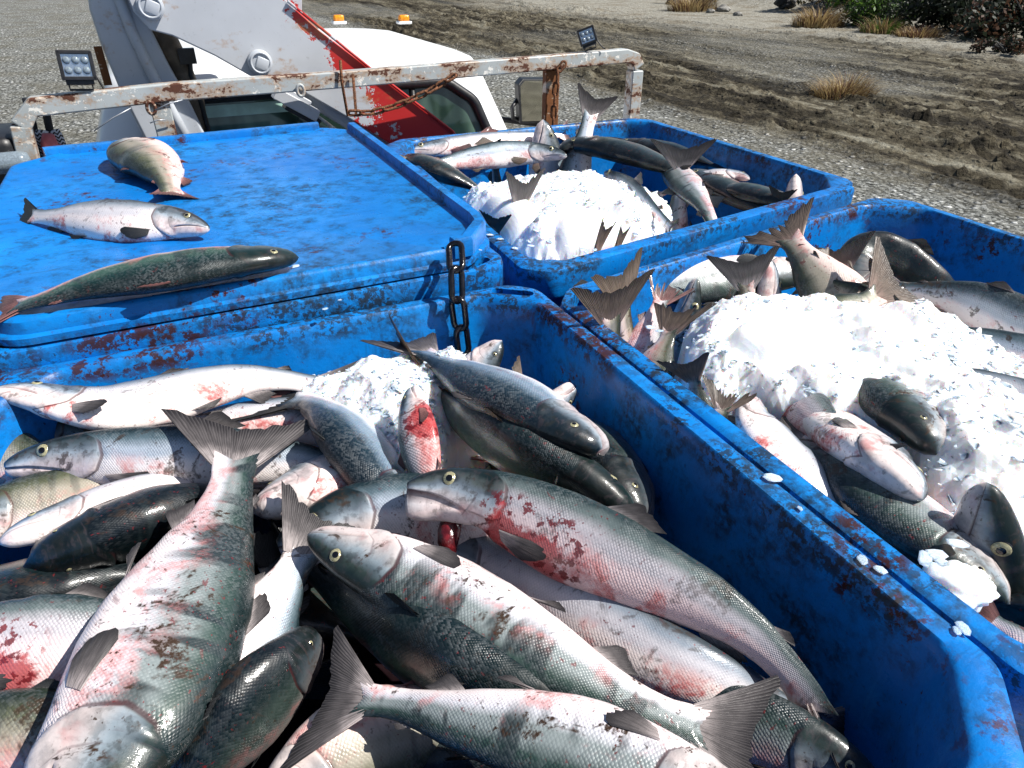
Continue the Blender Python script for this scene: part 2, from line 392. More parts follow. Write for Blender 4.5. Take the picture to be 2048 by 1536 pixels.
M['bloody'] = mat_fish("bloodied_skin", (0.014, 0.030, 0.032), (0.13, 0.165, 0.165), (0.50, 0.47, 0.50), (0.78, 0.62, 0.62), (0.86, 0.62, 0.60), 0.9, 1.0, 0.5)
M['brown'] = mat_fish("brown_skin", (0.014, 0.022, 0.014), (0.085, 0.092, 0.052), (0.32, 0.29, 0.23), (0.64, 0.52, 0.47), (0.78, 0.63, 0.58), 0.7, 0, 0.8, 0.4, 0.8, stops=(0.17, 0.31, 0.43, 0.51, 0.62, 0.80))
M['fin'] = mat_fin("grey_fin", (0.60, 0.53, 0.52), (0.12, 0.108, 0.108), (0.020, 0.018, 0.020))
M['fin_brown'] = mat_fin("brown_fin", (0.46, 0.32, 0.27), (0.20, 0.150, 0.115), (0.045, 0.035, 0.030))
M['fin_dark'] = mat_fin("dark_fin", (0.07, 0.07, 0.07), (0.032, 0.034, 0.036), (0.012, 0.012, 0.013))
M['fin_pink'] = mat_fin("pink_fin", (0.50, 0.25, 0.23), (0.22, 0.10, 0.095), (0.07, 0.04, 0.042))
M['ice'] = mat_ice()
M['iris'] = simple("gold_iris", (0.40, 0.37, 0.22), 0.12, 0.2, 0.6, 400, 0.3)
M['pupil'] = simple("black_pupil", (0.004, 0.004, 0.005), 0.04, 0, 0.8, 100, 0.1, 0)
M['gapshade'] = simple("gap_shade_sheet", (0.010, 0.005, 0.006), 0.15, 0, 0.4, 12, 0.5, 0.3)
M['gut'] = simple("red_gill", (0.13, 0.010, 0.014), 0.22, 0, 0.6, 60, 0.6, 0.6)
M['rail'] = mat_paint("weathered_grey_paint", (0.40, 0.43, 0.43), (0.78, 0.76, 0.70), (0.115, 0.036, 0.016), 0.66, 0.64, 1.7)
M['rustpost'] = mat_paint("rusty_paint", (0.40, 0.40, 0.36), (0.6, 0.55, 0.45), (0.24, 0.085, 0.022), 0.3, 1.1, 1.2)
M['boom'] = mat_paint("grey_over_red_paint", (0.50, 0.52, 0.55), (0.46, 0.022, 0.020), (0.16, 0.05, 0.02), 0.3, 0.20, 0.9, ((0.75, 0.0, -0.66), -1.25, -0.35))
M['crane'] = mat_paint("grey_crane_paint", (0.48, 0.51, 0.55), (0.40, 0.025, 0.022), (0.16, 0.05, 0.02), 0.02, 0.18, 1.0)
M['cab'] = simple("white_cab_paint", (0.80, 0.81, 0.82), 0.25, 0, 0.5, 3, 0.03, 0.0)
M['black'] = simple("black_rubber", (0.012, 0.012, 0.014), 0.42, 0, 0.5, 40, 0.4, 0.2)
M['chain_black'] = simple("black_wet_chain", (0.006, 0.005, 0.007), 0.16, 0, 0.6, 60, 0.5, 0.3)
M['chain_rust'] = simple("rusty_chain", (0.15, 0.060, 0.026), 0.75, 0, 0.3, 160, 0.6, 0.8)
M['steel'] = simple("grey_steel", (0.40, 0.42, 0.45), 0.35, 0.4, 0.5, 18, 0.2, 0.2)
M['amber'] = simple("amber_lens", (0.80, 0.27, 0.01), 0.2, 0, 0.6, 80, 0.2, 0.3)
M['hose'] = simple("tan_hose", (0.16, 0.12, 0.08), 0.6, 0, 0.4, 14, 0.5, 0.4)
M['pink'] = simple("pink_rubber", (0.60, 0.16, 0.17), 0.55, 0, 0.4, 30, 0.2, 0.4)

# ------------------------------------------------------------------ builders: totes
def offs(quad, k):
    """move the four edges of a plan outline outwards by k"""
    q = [np.asarray(p, float)[:2] for p in quad]; L = []
    for i in range(4):
        a, b = q[i], q[(i+1) % 4]; d = (b-a)/np.linalg.norm(b-a); n = np.array([d[1], -d[0]]); L.append((a+n*k, d))
    out = []
    for i in range(4):
        (p, d), (p2, d2) = L[i-1], L[i]; A = np.array([d, -d2]).T; s = np.linalg.solve(A, p2-p); out.append(p+d*s[0])
    return out

def octa(quad, ch, r=0.035, n=4):
    q = [np.asarray(p, float)[:2] for p in quad]; pts = []
    for i in range(4):
        a, c, e = q[i-1], q[i], q[(i+1) % 4]; u = (a-c)/np.linalg.norm(a-c); v = (e-c)/np.linalg.norm(e-c)
        pts += [c+u*ch[i], c+v*ch[i]]
    out = []
    for i in range(8):
        a, c, e = pts[i-1], pts[i], pts[(i+1) % 8]; la, le = np.linalg.norm(a-c), np.linalg.norm(e-c); rr = min(r, la*0.45, le*0.45)
        p, s = c+(a-c)/la*rr, c+(e-c)/le*rr
        for k in range(n+1):
            t = k/n; out.append((1-t)**2*p+2*t*(1-t)*c+t*t*s)
    return np.array(out)

def loft(loops):
    n = len(loops[0]); V = np.concatenate(loops); F = []
    for i in range(len(loops)-1):
        for k in range(n):
            l = (k+1) % n; F.append([i*n+k, i*n+l, (i+1)*n+l, (i+1)*n+k])
    F.append(list(range(n))); F.append([(len(loops)-1)*n+k for k in range(n)][::-1])
    return V, F

def cut(o, cutters):
    """carve pockets into o and drop the cutters"""
    for q in [o]+cutters:
        bm = bmesh.new(); bm.from_mesh(q.data); bmesh.ops.recalc_face_normals(bm, faces=bm.faces[:]); bm.to_mesh(q.data); bm.free()
    for c in cutters:
        m = o.modifiers.new("cut", 'BOOLEAN'); m.object = c; m.operation = 'DIFFERENCE'; m.solver = 'EXACT'
    bpy.context.view_layer.update()
    me = bpy.data.meshes.new_from_object(o.evaluated_get(bpy.context.evaluated_depsgraph_get()))
    o.modifiers.clear(); old = o.data; me.name = old.name; o.data = me; bpy.data.meshes.remove(old)
    for c in cutters: bpy.data.objects.remove(c)
    return o

def sharp(o, deg=32):
    o.data.polygons.foreach_set("use_smooth", np.ones(len(o.data.polygons), bool)); o.data.set_sharp_from_angle(angle=R(deg))
    return o

def oval(c, ax, l, w, z0, z1, n=18):
    """a stadium prism standing upright (layout units)"""
    ax = np.asarray(ax, float)/np.linalg.norm(ax); pr = np.array([-ax[1], ax[0]]); P = []
    for k in range(n):
        a = 2*math.pi*k/n; x = math.cos(a)*w+(l-w)*(1 if math.cos(a) > 0 else -1); P.append(np.asarray(c)+ax*x+pr*math.sin(a)*w)
    mb = MB(); mb.prism([W((p[0], p[1], z0)) for p in P], np.array([0, 0, (z1-z0)*U])); return mb.build("slot", [], smooth=False)

def tote(name, quad, zr, rim, chin, chout, depth, label, slots, outdepth=1.25, floor=None):
    def lp(k, ch, z): return np.array([W((p[0], p[1], z)) for p in octa(offs(quad, k), ch)])
    ci = chin; co = chout
    loops = [lp(-0.07, ci, zr-depth), lp(-0.05, ci, zr-depth+0.03), lp(-0.012, ci, zr-0.10), lp(-0.002, ci, zr-0.03), lp(0.003, ci, zr-0.008), lp(0.011, ci, zr),
             lp(rim*0.50, [(a+b)/2 for a, b in zip(ci, co)], zr), lp(rim*0.55, [(a+b)/2 for a, b in zip(ci, co)], zr), lp(rim-0.014, co, zr-0.001), lp(rim-0.004, co, zr-0.007), lp(rim, co, zr-0.024),
             lp(rim, co, zr-0.105), lp(rim-0.006, co, zr-0.118), lp(rim-0.030, co, zr-0.124), lp(rim-0.034, co, zr-0.14), lp(rim-0.06, co, zr-outdepth+0.05), lp(rim-0.10, co, zr-outdepth)]
    V, F = loft(loops)
    o = mesh_obj(name, V, F, M['tote'])
    if slots: cut(o, [oval(c, ax, l, w, zr-0.06, zr+0.05) for c, ax, l, w in slots])
    sharp(o, 40)
    return tag(o, label, "fish tote", "blue fish totes on the flatbed")

# ------------------------------------------------------------------ builders: salmon
TM = 0.15
PT = np.array([0, .014, .035, .07, .115, .175, .232, .31, .40, .51, .60, .70, .80, .88, .94, 1.0])
PU = np.array([.15, .25, .35, .47, .59, .71, .80, .91, .99, .98, .87, .71, .52, .40, .35, .39])
PL = np.array([.16, .29, .39, .50, .62, .74, .84, .94, 1.0, .97, .85, .67, .46, .36, .33, .39])
PW = np.array([.12, .21, .29, .36, .42, .47, .50, .55, .58, .57, .51, .42, .30, .20, .13, .07])
AR = np.array([0, 10, 20, 31, 42, 52, 61, 70, 79, 88, 96, 102, 105, 108, 114, 122, 132, 143, 155, 168, 180.0])
TS = np.concatenate([np.linspace(0, .036, 6), np.linspace(.045, .18, 17), np.linspace(.187, .285, 18), np.linspace(.30, 1, 38)])
TGA, TGT = [0, 25, 50, 85, 115, 145, 180], [.19, .207, .244, .258, .242, .198, .144]

def spline(P, n=240):
    P = [np.asarray(p, float) for p in P]
    P = [2*P[0]-P[1]]+P+[2*P[-1]-P[-2]]; out = []
    for i in range(1, len(P)-2):
        a, b, c, d = P[i-1:i+3]; m = n//(len(P)-3)
        for k in range(m):
            t = k/m; out.append(0.5*((2*b)+(c-a)*t+(2*a-5*b+4*c-d)*t*t+(3*b-a-3*c+d)*t**3))
    out.append(P[-2]); out = np.array(out)
    s = np.concatenate([[0], np.cumsum(np.linalg.norm(np.diff(out, axis=0), axis=1))])
    q = np.linspace(0, s[-1], n); return np.array([np.interp(q, s, out[:, k]) for k in range(3)]).T, s[-1]

def fin_mesh(name, parent, base, dirs, lens, nrm, mat, droop=0.0, thick=0.0016, nseg=7, rag=0.05, rg=None):
    k = len(base); rg = rg or np.random.default_rng(3)
    lens = np.asarray(lens)*(1-rag*rg.random(k)*np.where(rg.random(k) > .8, 2.5, 1)); s = np.linspace(0, 1, nseg)
    mid = base[:, None]+dirs[:, None]*(lens[:, None]*s)[..., None]+nrm[:, None]*(droop*lens[:, None]*s**2)[..., None]
    ridge = (np.arange(k) % 2*2-1)*thick*0.35
    th = (thick*(1-0.95*s))[None, :, None]*nrm[:, None]; mid = mid+(ridge[:, None]*(1-0.3*s))[..., None]*nrm[:, None]
    V = np.concatenate([(mid+th).reshape(-1, 3), (mid-th).reshape(-1, 3)]); N = k*nseg; F = []
    for i in range(k-1):
        for j in range(nseg-1):
            a, b, c, d = i*nseg+j, (i+1)*nseg+j, (i+1)*nseg+j+1, i*nseg+j+1; F.append([a, b, c, d]); F.append([N+d, N+c, N+b, N+a])
    att = np.zeros((k, nseg, 3)); att[..., 0] = (np.arange(k)/(k-1))[:, None]; att[..., 1] = s
    att = np.concatenate([att.reshape(-1, 3)]*2)
    return mesh_obj(name, V, F, mat, parent, True, {"fin": att})

def unit(v): return v/(np.linalg.norm(v, axis=-1, keepdims=True)+1e-12)

FISH = []
def fish(label, pts, w, roll, skin='silver', z=None, fins='fin', mouth=0.0, spread=1.0, taillen=1.0, omit=(), group=None, world=None, thick=0.88, rag=0.05, tailroll=None, pd=0.0, seed=None):
    """pts: the mid-line from snout to tail root, seen points with their depth below the camera; roll: which side lies up"""
    if world is None:
        zz = z if hasattr(z, '__len__') else [z]*len(pts)
        P3 = [at(p[0], p[1], zz[i]) for i, p in enumerate(pts)]
    else: P3 = [np.asarray(p, float) for p in world]
    rg = np.random.default_rng(len(FISH)*7+11 if seed is None else seed)
    mid = P3[len(P3)//2]; r0 = roll[0] if hasattr(roll, '__len__') else roll; r1 = roll[1] if hasattr(roll, '__len__') else roll
    ph = R((r0+r1)/2); hm = w/2/math.sqrt(math.sin(ph)**2+(0.58*math.cos(ph))**2)*(mid.dot(FWD))/FPX*U
    C, L = spline([W(p) for p in P3]); q = np.linspace(0, 1, len(C)); T = unit(np.gradient(C, axis=0))
    N = unit(W((0, 0, 0))-C); N = unit(N-T*(N*T).sum(1, keepdims=True)); B = np.cross(T, N)
    f = np.radians(r0+(r1-r0)*np.clip((q-0.2)/0.7, 0, 1))[:, None]; D = np.cos(f)*N+np.sin(f)*B; S = np.cross(T, D)
    I = lambda A, t: np.array([np.interp(t, q, A[:, k]) for k in range(3)]).T
    def frame(t):
        t = np.atleast_1d(t); return I(C, t), I(T, t), unit(I(D, t)), unit(I(S, t))
    def surf(t, al, out=1.0):
        c, T_, d, s = frame(t); a = np.radians(np.atleast_1d(al)); hu, hl, hw = np.interp(t, PT, PU), np.interp(t, PT, PL), np.interp(t, PT, PW)*thick
        return c+s*(hm*hw*np.sin(a)*out)[:, None]+d*(hm*np.where(np.cos(a) > 0, hu, hl)*np.cos(a)*out)[:, None]
    al = np.concatenate([AR, -AR[-2:0:-1]]); nA = len(al); nT = len(TS); aa = np.abs(al)
    c, T_, d, s = frame(TS); hu, hl, hw = np.interp(TS, PT, PU)*hm, np.interp(TS, PT, PL)*hm, np.interp(TS, PT, PW)*hm*thick
    am = np.interp(TS, [0, .03, TM, .33], [92, 98, 120, 105.0])[:, None]
    aw = np.where(aa[None] <= 105, aa[None]*am/105, 180-(180-aa[None])*(180-am)/75); ar = np.radians(aw); sg = np.sign(al)[None]; sg = np.where(sg == 0, 1, sg)
    ca, sa = np.cos(ar), np.sin(ar)
    rad = np.ones((nT, nA)); tt = TS[:, None]
    lipz = np.clip((TM-tt)/0.02, 0, 1); inner = (np.abs(aa-105) < .5)[None]
    rad = rad-np.where(inner, lipz*(0.16 if mouth <= 0 else 0.75), 0)
    lip = np.exp(-((aa[None]-100)/4)**2)+np.exp(-((aa[None]-110)/4)**2); rad = rad+0.035*lip*lipz
    tg = np.interp(aw, TGA, TGT); win = np.clip((aw-30)/25, 0, 1)*np.clip((176-aw)/20, 0, 1)
    rad = rad+win*(0.075*np.exp(-((tt-(tg-.016))/.022)**2)-0.080*np.exp(-((tt-(tg+.007))/.007)**2))
    rad = rad-0.05*np.exp(-((tt-(tg-.071))/.004)**2)*np.clip((aw-75)/10, 0, 1)*np.clip((140-aw)/10, 0, 1)
    mx = np.interp(TS, [0, .03, TM], [74, 80, 100])[:, None]; rad = rad+0.045*np.exp(-((aw-mx-9)/7)**2)*np.clip((TM+.012-tt)/.01, 0, 1)*np.clip(tt/.02, 0, 1)
    rad = rad-0.03*np.exp(-((aw-30)/7)**2-((tt-.052)/.006)**2)
    rad = rad+0.035*vnoise(tt*7+rg.random()*99, (al[None]+180)/55+rg.random()*99, 3)*np.clip((tt-.26)/.1, 0, 1)*np.clip((1-tt)/.15, 0, 1)+0.02*vnoise(tt*17+rg.random()*99, (al[None]+180)/30+rg.random()*99, 4)*np.clip((tt-.26)/.1, 0, 1)
    ew = np.sign(sa)*np.abs(sa)**0.92
    V = c[:, None]+s[:, None]*(hw[:, None]*ew*sg*rad)[..., None]+d[:, None]*(np.where(ca > 0, hu[:, None], hl[:, None])*ca*rad)[..., None]
    V = V+T_[:, None]*(hm*0.26*np.clip((tt-.955)/.045, 0, 1)**1.5*np.abs(ca)**1.5)[..., None]
    if mouth > 0:
        J = surf(TM+0.01, 112)[0]; J = frame(TM+.01)[0][0]+d[np.searchsorted(TS, TM)]*(np.dot(J-frame(TM+.01)[0][0], d[np.searchsorted(TS, TM)])*0.7)
        ax = -s[np.searchsorted(TS, TM)]; wt = np.clip((1.75*TM-TS)/(0.75*TM), 0, 1); wt = wt*wt*(3-2*wt)
        for i in range(nT):
            for j in np.where(aa > 106)[0]:
                th = R(mouth)*wt[i]*np.clip((aa[j]-104)/6, 0, 1); v = V[i, j]-J
                V[i, j] = J+v*math.cos(th)-np.cross(ax, v)*math.sin(th)+ax*ax.dot(v)*(1-math.cos(th))
    Vf = V.reshape(-1, 3)
    hcap = c[0]-T_[0]*0.10*hm; tcap = c[-1]+T_[-1]*0.05*hm
    if mouth > 0: hcap = V[0][aa < 100].mean(0)
    Vf = np.concatenate([Vf, [hcap, tcap]]); F = []
    for i in range(nT-1):
        b0 = i*nA
        F += [[b0+k, b0+(k+1) % nA, b0+nA+(k+1) % nA, b0+nA+k] for k in range(nA)]
    F += [[nT*nA, (k+1) % nA, k] for k in range(nA)]; e = (nT-1)*nA; F += [[nT*nA+1, e+k, e+(k+1) % nA] for k in range(nA)]
    bod = np.zeros((nT*nA+2, 3)); X = bod[:nT*nA].reshape(nT, nA, 3); X[..., 0] = tt; X[..., 1] = aw/180; X[..., 2] = tt-tg
    scl = np.zeros_like(bod); X = scl[:nT*nA].reshape(nT, nA, 3); X[..., 0] = tt*L; X[..., 1] = aw/180*2.1*hm
    mth = np.zeros_like(bod); X = mth[:nT*nA].reshape(nT, nA, 3); X[..., 0] = np.where(inner, lipz*(0.9 if mouth > 0 else 0.7), 0)
    if mouth > 0: mth[nT*nA, 0] = 0.9
    bod[nT*nA] = (0, .5, -.2); bod[-1] = (1, .5, .8)
    ctr = frame(0.45)[0][0]
    o = mesh_obj("salmon", Vf, F, M[skin], None, True, {"bod": bod, "scl": scl, "mth": mth}, org=ctr)
    tag(o, label, "salmon", group)
    camv = W((0, 0, 0))
    # tail fin
    fm = M[fins]; ks = np.linspace(-1, 1, 27); tr = R(tailroll or 0)
    c1, t1, d1, s1 = (x[0] for x in frame(0.985)); d1, s1 = d1*math.cos(tr)+s1*math.sin(tr), s1*math.cos(tr)-d1*math.sin(tr)
    if 'tail' not in omit:
        base = c1[None]+d1[None]*(ks*0.36*hm)[:, None]; an = R(35)*ks*spread
        dr = t1[None]*np.cos(an)[:, None]+d1[None]*np.sin(an)[:, None]; ln = hm*1.62*taillen*(0.66+0.34*np.abs(ks)**1.6)/np.maximum(np.cos(an), .6)
        ln[[0, -1]] *= 0.93
        fin_mesh("tail_fin", o, base, unit(dr), ln, np.repeat(s1[None], 27, 0)*np.ones((27, 1)), fm, droop=rg.uniform(-.12, .12), thick=0.0022, nseg=9, rag=rag, rg=rg)
    def row(nm, t0, t1_, alp, back, up, l0, l1, k=11, sgn=1.0):
        t = np.linspace(t0, t1_, k); b = surf(t, [alp]*k, 0.93); _, T_, d_, s_ = frame(t); g = np.linspace(0, 1, k)[:, None]
        dr = unit(T_*(back+0.25*g)+d_*sgn*(up*(1-0.35*g))); ln = (l0+(l1-l0)*np.linspace(0, 1, k)**0.8)*L; ln[0] *= 0.85
        fin_mesh(nm, o, b, dr, ln, s_, fm, rg.uniform(-.1, .1), 0.0016, 6, rag, rg)
    if 'dorsal' not in omit: row("dorsal_fin", .46, .565, 0, .85, .50, .095, .045)
    if 'anal' not in omit: row("anal_fin", .735, .825, 180, .8, .55, .085, .035, sgn=-1.0)
    if 'adipose' not in omit: row("adipose_fin", .845, .870, 0, .9, .45, .040, .028, 6)
    for sd in (1, -1):
        n_ = frame(0.3)[3][0]*sd; see = n_.dot(unit(camv-ctr)); low = (-frame(0.3)[2][0]).dot(unit(camv-ctr))
        if see > -0.25:
            e = surf(0.106, sd*57, 0.97)[0]; ax = unit(surf(0.106, sd*57, 1.2)[0]-surf(.106, sd*57, .8)[0]+frame(0.106)[3][0]*sd*0.02*hm/0.07); re = 0.0155*L/0.58*0.62
            u = unit(np.cross(ax, frame(.106)[1][0])); v = np.cross(ax, u); Ve, Fe, Fm = [], [], []
            rr = [0.0, .25, .46, .50, .78, 1.0, 1.12]; hh = [.40, .39, .34, .30, .22, .04, -.3]
            Ve.append(e+ax*hh[0]*re)
            for r_, h_ in list(zip(rr, hh))[1:]:
                Ve += [e+ax*h_*re+(u*math.cos(a)+v*math.sin(a))*r_*re for a in np.linspace(0, 2*math.pi, 16, endpoint=False)]
            Fe += [[0, 1+k, 1+(k+1) % 16] for k in range(16)]; Fm += [1]*16
            for i in range(5):
                Fe += [[1+i*16+k, 1+(i+1)*16+k, 1+(i+1)*16+(k+1) % 16, 1+i*16+(k+1) % 16] for k in range(16)]; Fm += [1 if i < 2 else (0 if i < 4 else 1)]*16
            if 'eye' not in omit: mesh_obj("eye", Ve, Fe, [M['iris'], M['pupil']], o, True, fm=Fm)
        if see > -0.25 or low > 0.6:
            if 'pectoral' not in omit:
                k = 11; g = np.linspace(0, 1, k); b = surf(.268+.012*g, sd*(122+20*g), 1.0); _, T_, d_, s_ = frame(.27+.0*g); th = np.radians(-3+26*g)[:, None]
                dr = unit(T_*np.cos(th)-d_*np.sin(th)+s_*sd*(0.16+pd)); ln = L*0.150*(1-0.62*g**1.3)*(1-.25*(1-g)**6)
                fin_mesh("pectoral_fin", o, b, dr, ln, unit(s_*sd-d_*0.3), fm, -0.10, 0.0018, 7, rag, rg)
            if 'pelvic' not in omit:
                k = 8; g = np.linspace(0, 1, k); b = surf(.565+.02*g, sd*(158+6*g), 1.0); _, T_, d_, s_ = frame(.565+.0*g); th = np.radians(4+40*g)[:, None]
                dr = unit(T_*np.cos(th)-d_*np.sin(th)*0.6+s_*sd*0.22); ln = L*0.10*(1-0.55*g)
                fin_mesh("pelvic_fin", o, b, dr, ln, unit(s_*sd-d_*0.6), fm, -0.05, 0.0016, 6, rag, rg)
    FISH.append(o)
    return o

def stand(label, px, py, z, dirv, L, w, roll, skin='silver', tail=True, **kw):
    """a salmon stuck in the pile: the seen end (tail root or snout) and the way the body runs from it (layout axes)"""
    p = at(px, py, z); dv = np.asarray(dirv, float); dv /= np.linalg.norm(dv); L = L/U
    Q = [p+dv*L*k+np.array([0, 0, -0.10*L*k*k]) for k in (0, .33, .66, 1.0)]
    if tail: Q = Q[::-1]
    return fish(label, None, w, roll, skin, world=Q, **kw)

# ------------------------------------------------------------------ builders: ice
def flakes(mb, P, size, rg, nr=None):
    for p in P:
        k = rg.integers(5, 8); s = size*(.30+1.15*rg.random()**3); a = np.sort(rg.random(k))*2*math.pi
        u = unit(rg.normal(size=3)*np.array([1, 1, .18])); v = unit(np.cross(unit(rg.normal(size=3)*[.35, .35, .2]+[0, 0, 1]), u)); n = np.cross(u, v)
        pl = [p+(u*math.cos(x)*rg.uniform(.7, 1)+v*math.sin(x)*rg.uniform(.45, .8))*s for x in a]
        mb.prism(pl, n*s*rg.uniform(.1, .3))

def ice_heap(name, label, poly, hf, n, res=0.014, size=0.011, rg=None, smooth=()):
    rg = rg or np.random.default_rng(5); poly = np.asarray(poly, float)
    def inside(x, y):
        r_ = np.zeros(x.shape, bool); j = len(poly)-1
        for i in range(len(poly)):
            (xi, yi), (xj, yj) = poly[i], poly[j]; c = ((yi > y) != (yj > y)) & (x < (xj-xi)*(y-yi)/(yj-yi+1e-12)+xi); r_ ^= c; j = i
        return r_
    def edge(x, y):                     # distance to the outline
        d = np.full(x.shape, 9.0)
        for i in range(len(poly)):
            a, b = poly[i], poly[(i+1) % len(poly)]; ab = b-a; t = np.clip(((x-a[0])*ab[0]+(y-a[1])*ab[1])/ab.dot(ab), 0, 1)
            d = np.minimum(d, np.hypot(x-a[0]-ab[0]*t, y-a[1]-ab[1]*t))
        return d
    def calm(x, y):                     # 1 on the bare melted lumps, 0 elsewhere
        c = np.zeros(np.shape(x))
        for px, py, zz, sx, sy, _ in smooth:
            q = at(px, py, zz); c = np.maximum(c, np.clip(1.35-np.hypot((x-q[0])/sx, (y-q[1])/sy), 0, 1))
        return np.clip(c*2.2, 0, 1)
    def H(x, y):
        k = 1-calm(x, y); up = 0
        for px, py, zz, sx, sy, hh in smooth:
            q = at(px, py, zz); r_ = np.hypot((x-q[0])/sx, (y-q[1])/sy); up = up+hh*(np.clip(1-r_**2, 0, 1)**.6-0.55*np.exp(-((r_-1.05)/.16)**2))
        e = edge(x, y); drop = np.clip(1-e/0.16, 0, 1)**2*0.16+np.clip(1-e/0.04, 0, 1)*0.5
        return hf(x, y)-drop+up+0.034*fbm(x*4, y*4, 3, 21)*(.4+.6*k)+k*(0.026*np.abs(fbm(x*11, y*11, 3, 31))+0.006*np.abs(vnoise(x*34, y*34, 41))+0.004*vnoise(x*75, y*75, 42))
    x0, y0 = poly.min(0); x1, y1 = poly.max(0); nx, ny = int((x1-x0)/res)+1, int((y1-y0)/res)+1
    X, Y = np.meshgrid(np.linspace(x0, x1, nx), np.linspace(y0, y1, ny), indexing='ij'); ins = inside(X, Y); Z = H(X, Y)
    idx = -np.ones(X.shape, int); idx[ins] = np.arange(ins.sum()); V = np.array([W(p) for p in np.stack([X[ins], Y[ins], Z[ins]], 1)])
    a, b, c, d = idx[:-1, :-1], idx[1:, :-1], idx[1:, 1:], idx[:-1, 1:]; ok = (a >= 0) & (b >= 0) & (c >= 0) & (d >= 0)
    mb = MB(); mb.add(V, np.stack([a[ok], b[ok], c[ok], d[ok]], 1).tolist())
    q = rg.random((n*3, 2))*[x1-x0, y1-y0]+[x0, y0]; q = q[inside(q[:, 0], q[:, 1])]; q = q[(rg.random(len(q)) > calm(q[:, 0], q[:, 1])*1.2) & (rg.random(len(q)) < .25+.75*np.clip(fbm(q[:, 0]*5, q[:, 1]*5, 2, 61)+.4, 0, 1))][:n]; z = H(q[:, 0], q[:, 1])
    flakes(mb, np.array([W(p) for p in np.stack([q[:, 0], q[:, 1], z-0.001], 1)]), size, rg)
    o = mb.build(name, M['ice'], None, False)
    return tag(o, label, "ice", None, "stuff")

def chip(pos, size, seed, label, group="loose ice chips lying on the totes", lump=False):
    rg = np.random.default_rng(seed); mb = MB(); p = np.asarray(pos, float)
    if lump:
        bm = bmesh.new(); bmesh.ops.create_icosphere(bm, subdivisions=4, radius=1.0)
        for v in bm.verts:
            c = np.array(v.co); k = 1+0.20*vnoise(c[0]*1.7+9, c[1]*1.7+c[2]*2.3+7, seed)+0.13*vnoise(c[0]*4+9, c[1]*4+c[2]*4+3, seed+1)+0.07*vnoise(c[0]*11+9, c[1]*11+c[2]*9+3, seed+2)+0.02*rg.random(); v.co = Vector(c*k*size*np.array([1, 1, .62]))
        bm.verts.index_update(); mb.add([np.array(v.co)+p for v in bm.verts], [[v.index for v in f.verts] for f in bm.faces]); bm.free()
    else:
        k = 8; a = np.sort((np.arange(k)+rg.random(k)*.7)/k*2*math.pi); sx, sy = rg.uniform(.8, 1.3), rg.uniform(.5, .8); th = rg.random()*3
        ring = np.array([[math.cos(x)*sx, math.sin(x)*sy] for x in a])*rg.uniform(.8, 1.1, (k, 1)); ring = ring@np.array([[math.cos(th), -math.sin(th)], [math.sin(th), math.cos(th)]]); h = size*.13
        L_ = [np.c_[ring*size*.9, np.zeros(k)], np.c_[ring*size, np.full(k, h*.5)], np.c_[ring*size*.75, h+rg.random(k)*h*.4], np.c_[ring*size*.3, np.full(k, h*1.25)]]
        V, F = loft([l+p for l in L_]); mb.add(V, F)
    return tag(mb.build("ice_chip" if not lump else "ice_chunk", M['ice'], None, lump), label, "ice chip", group)

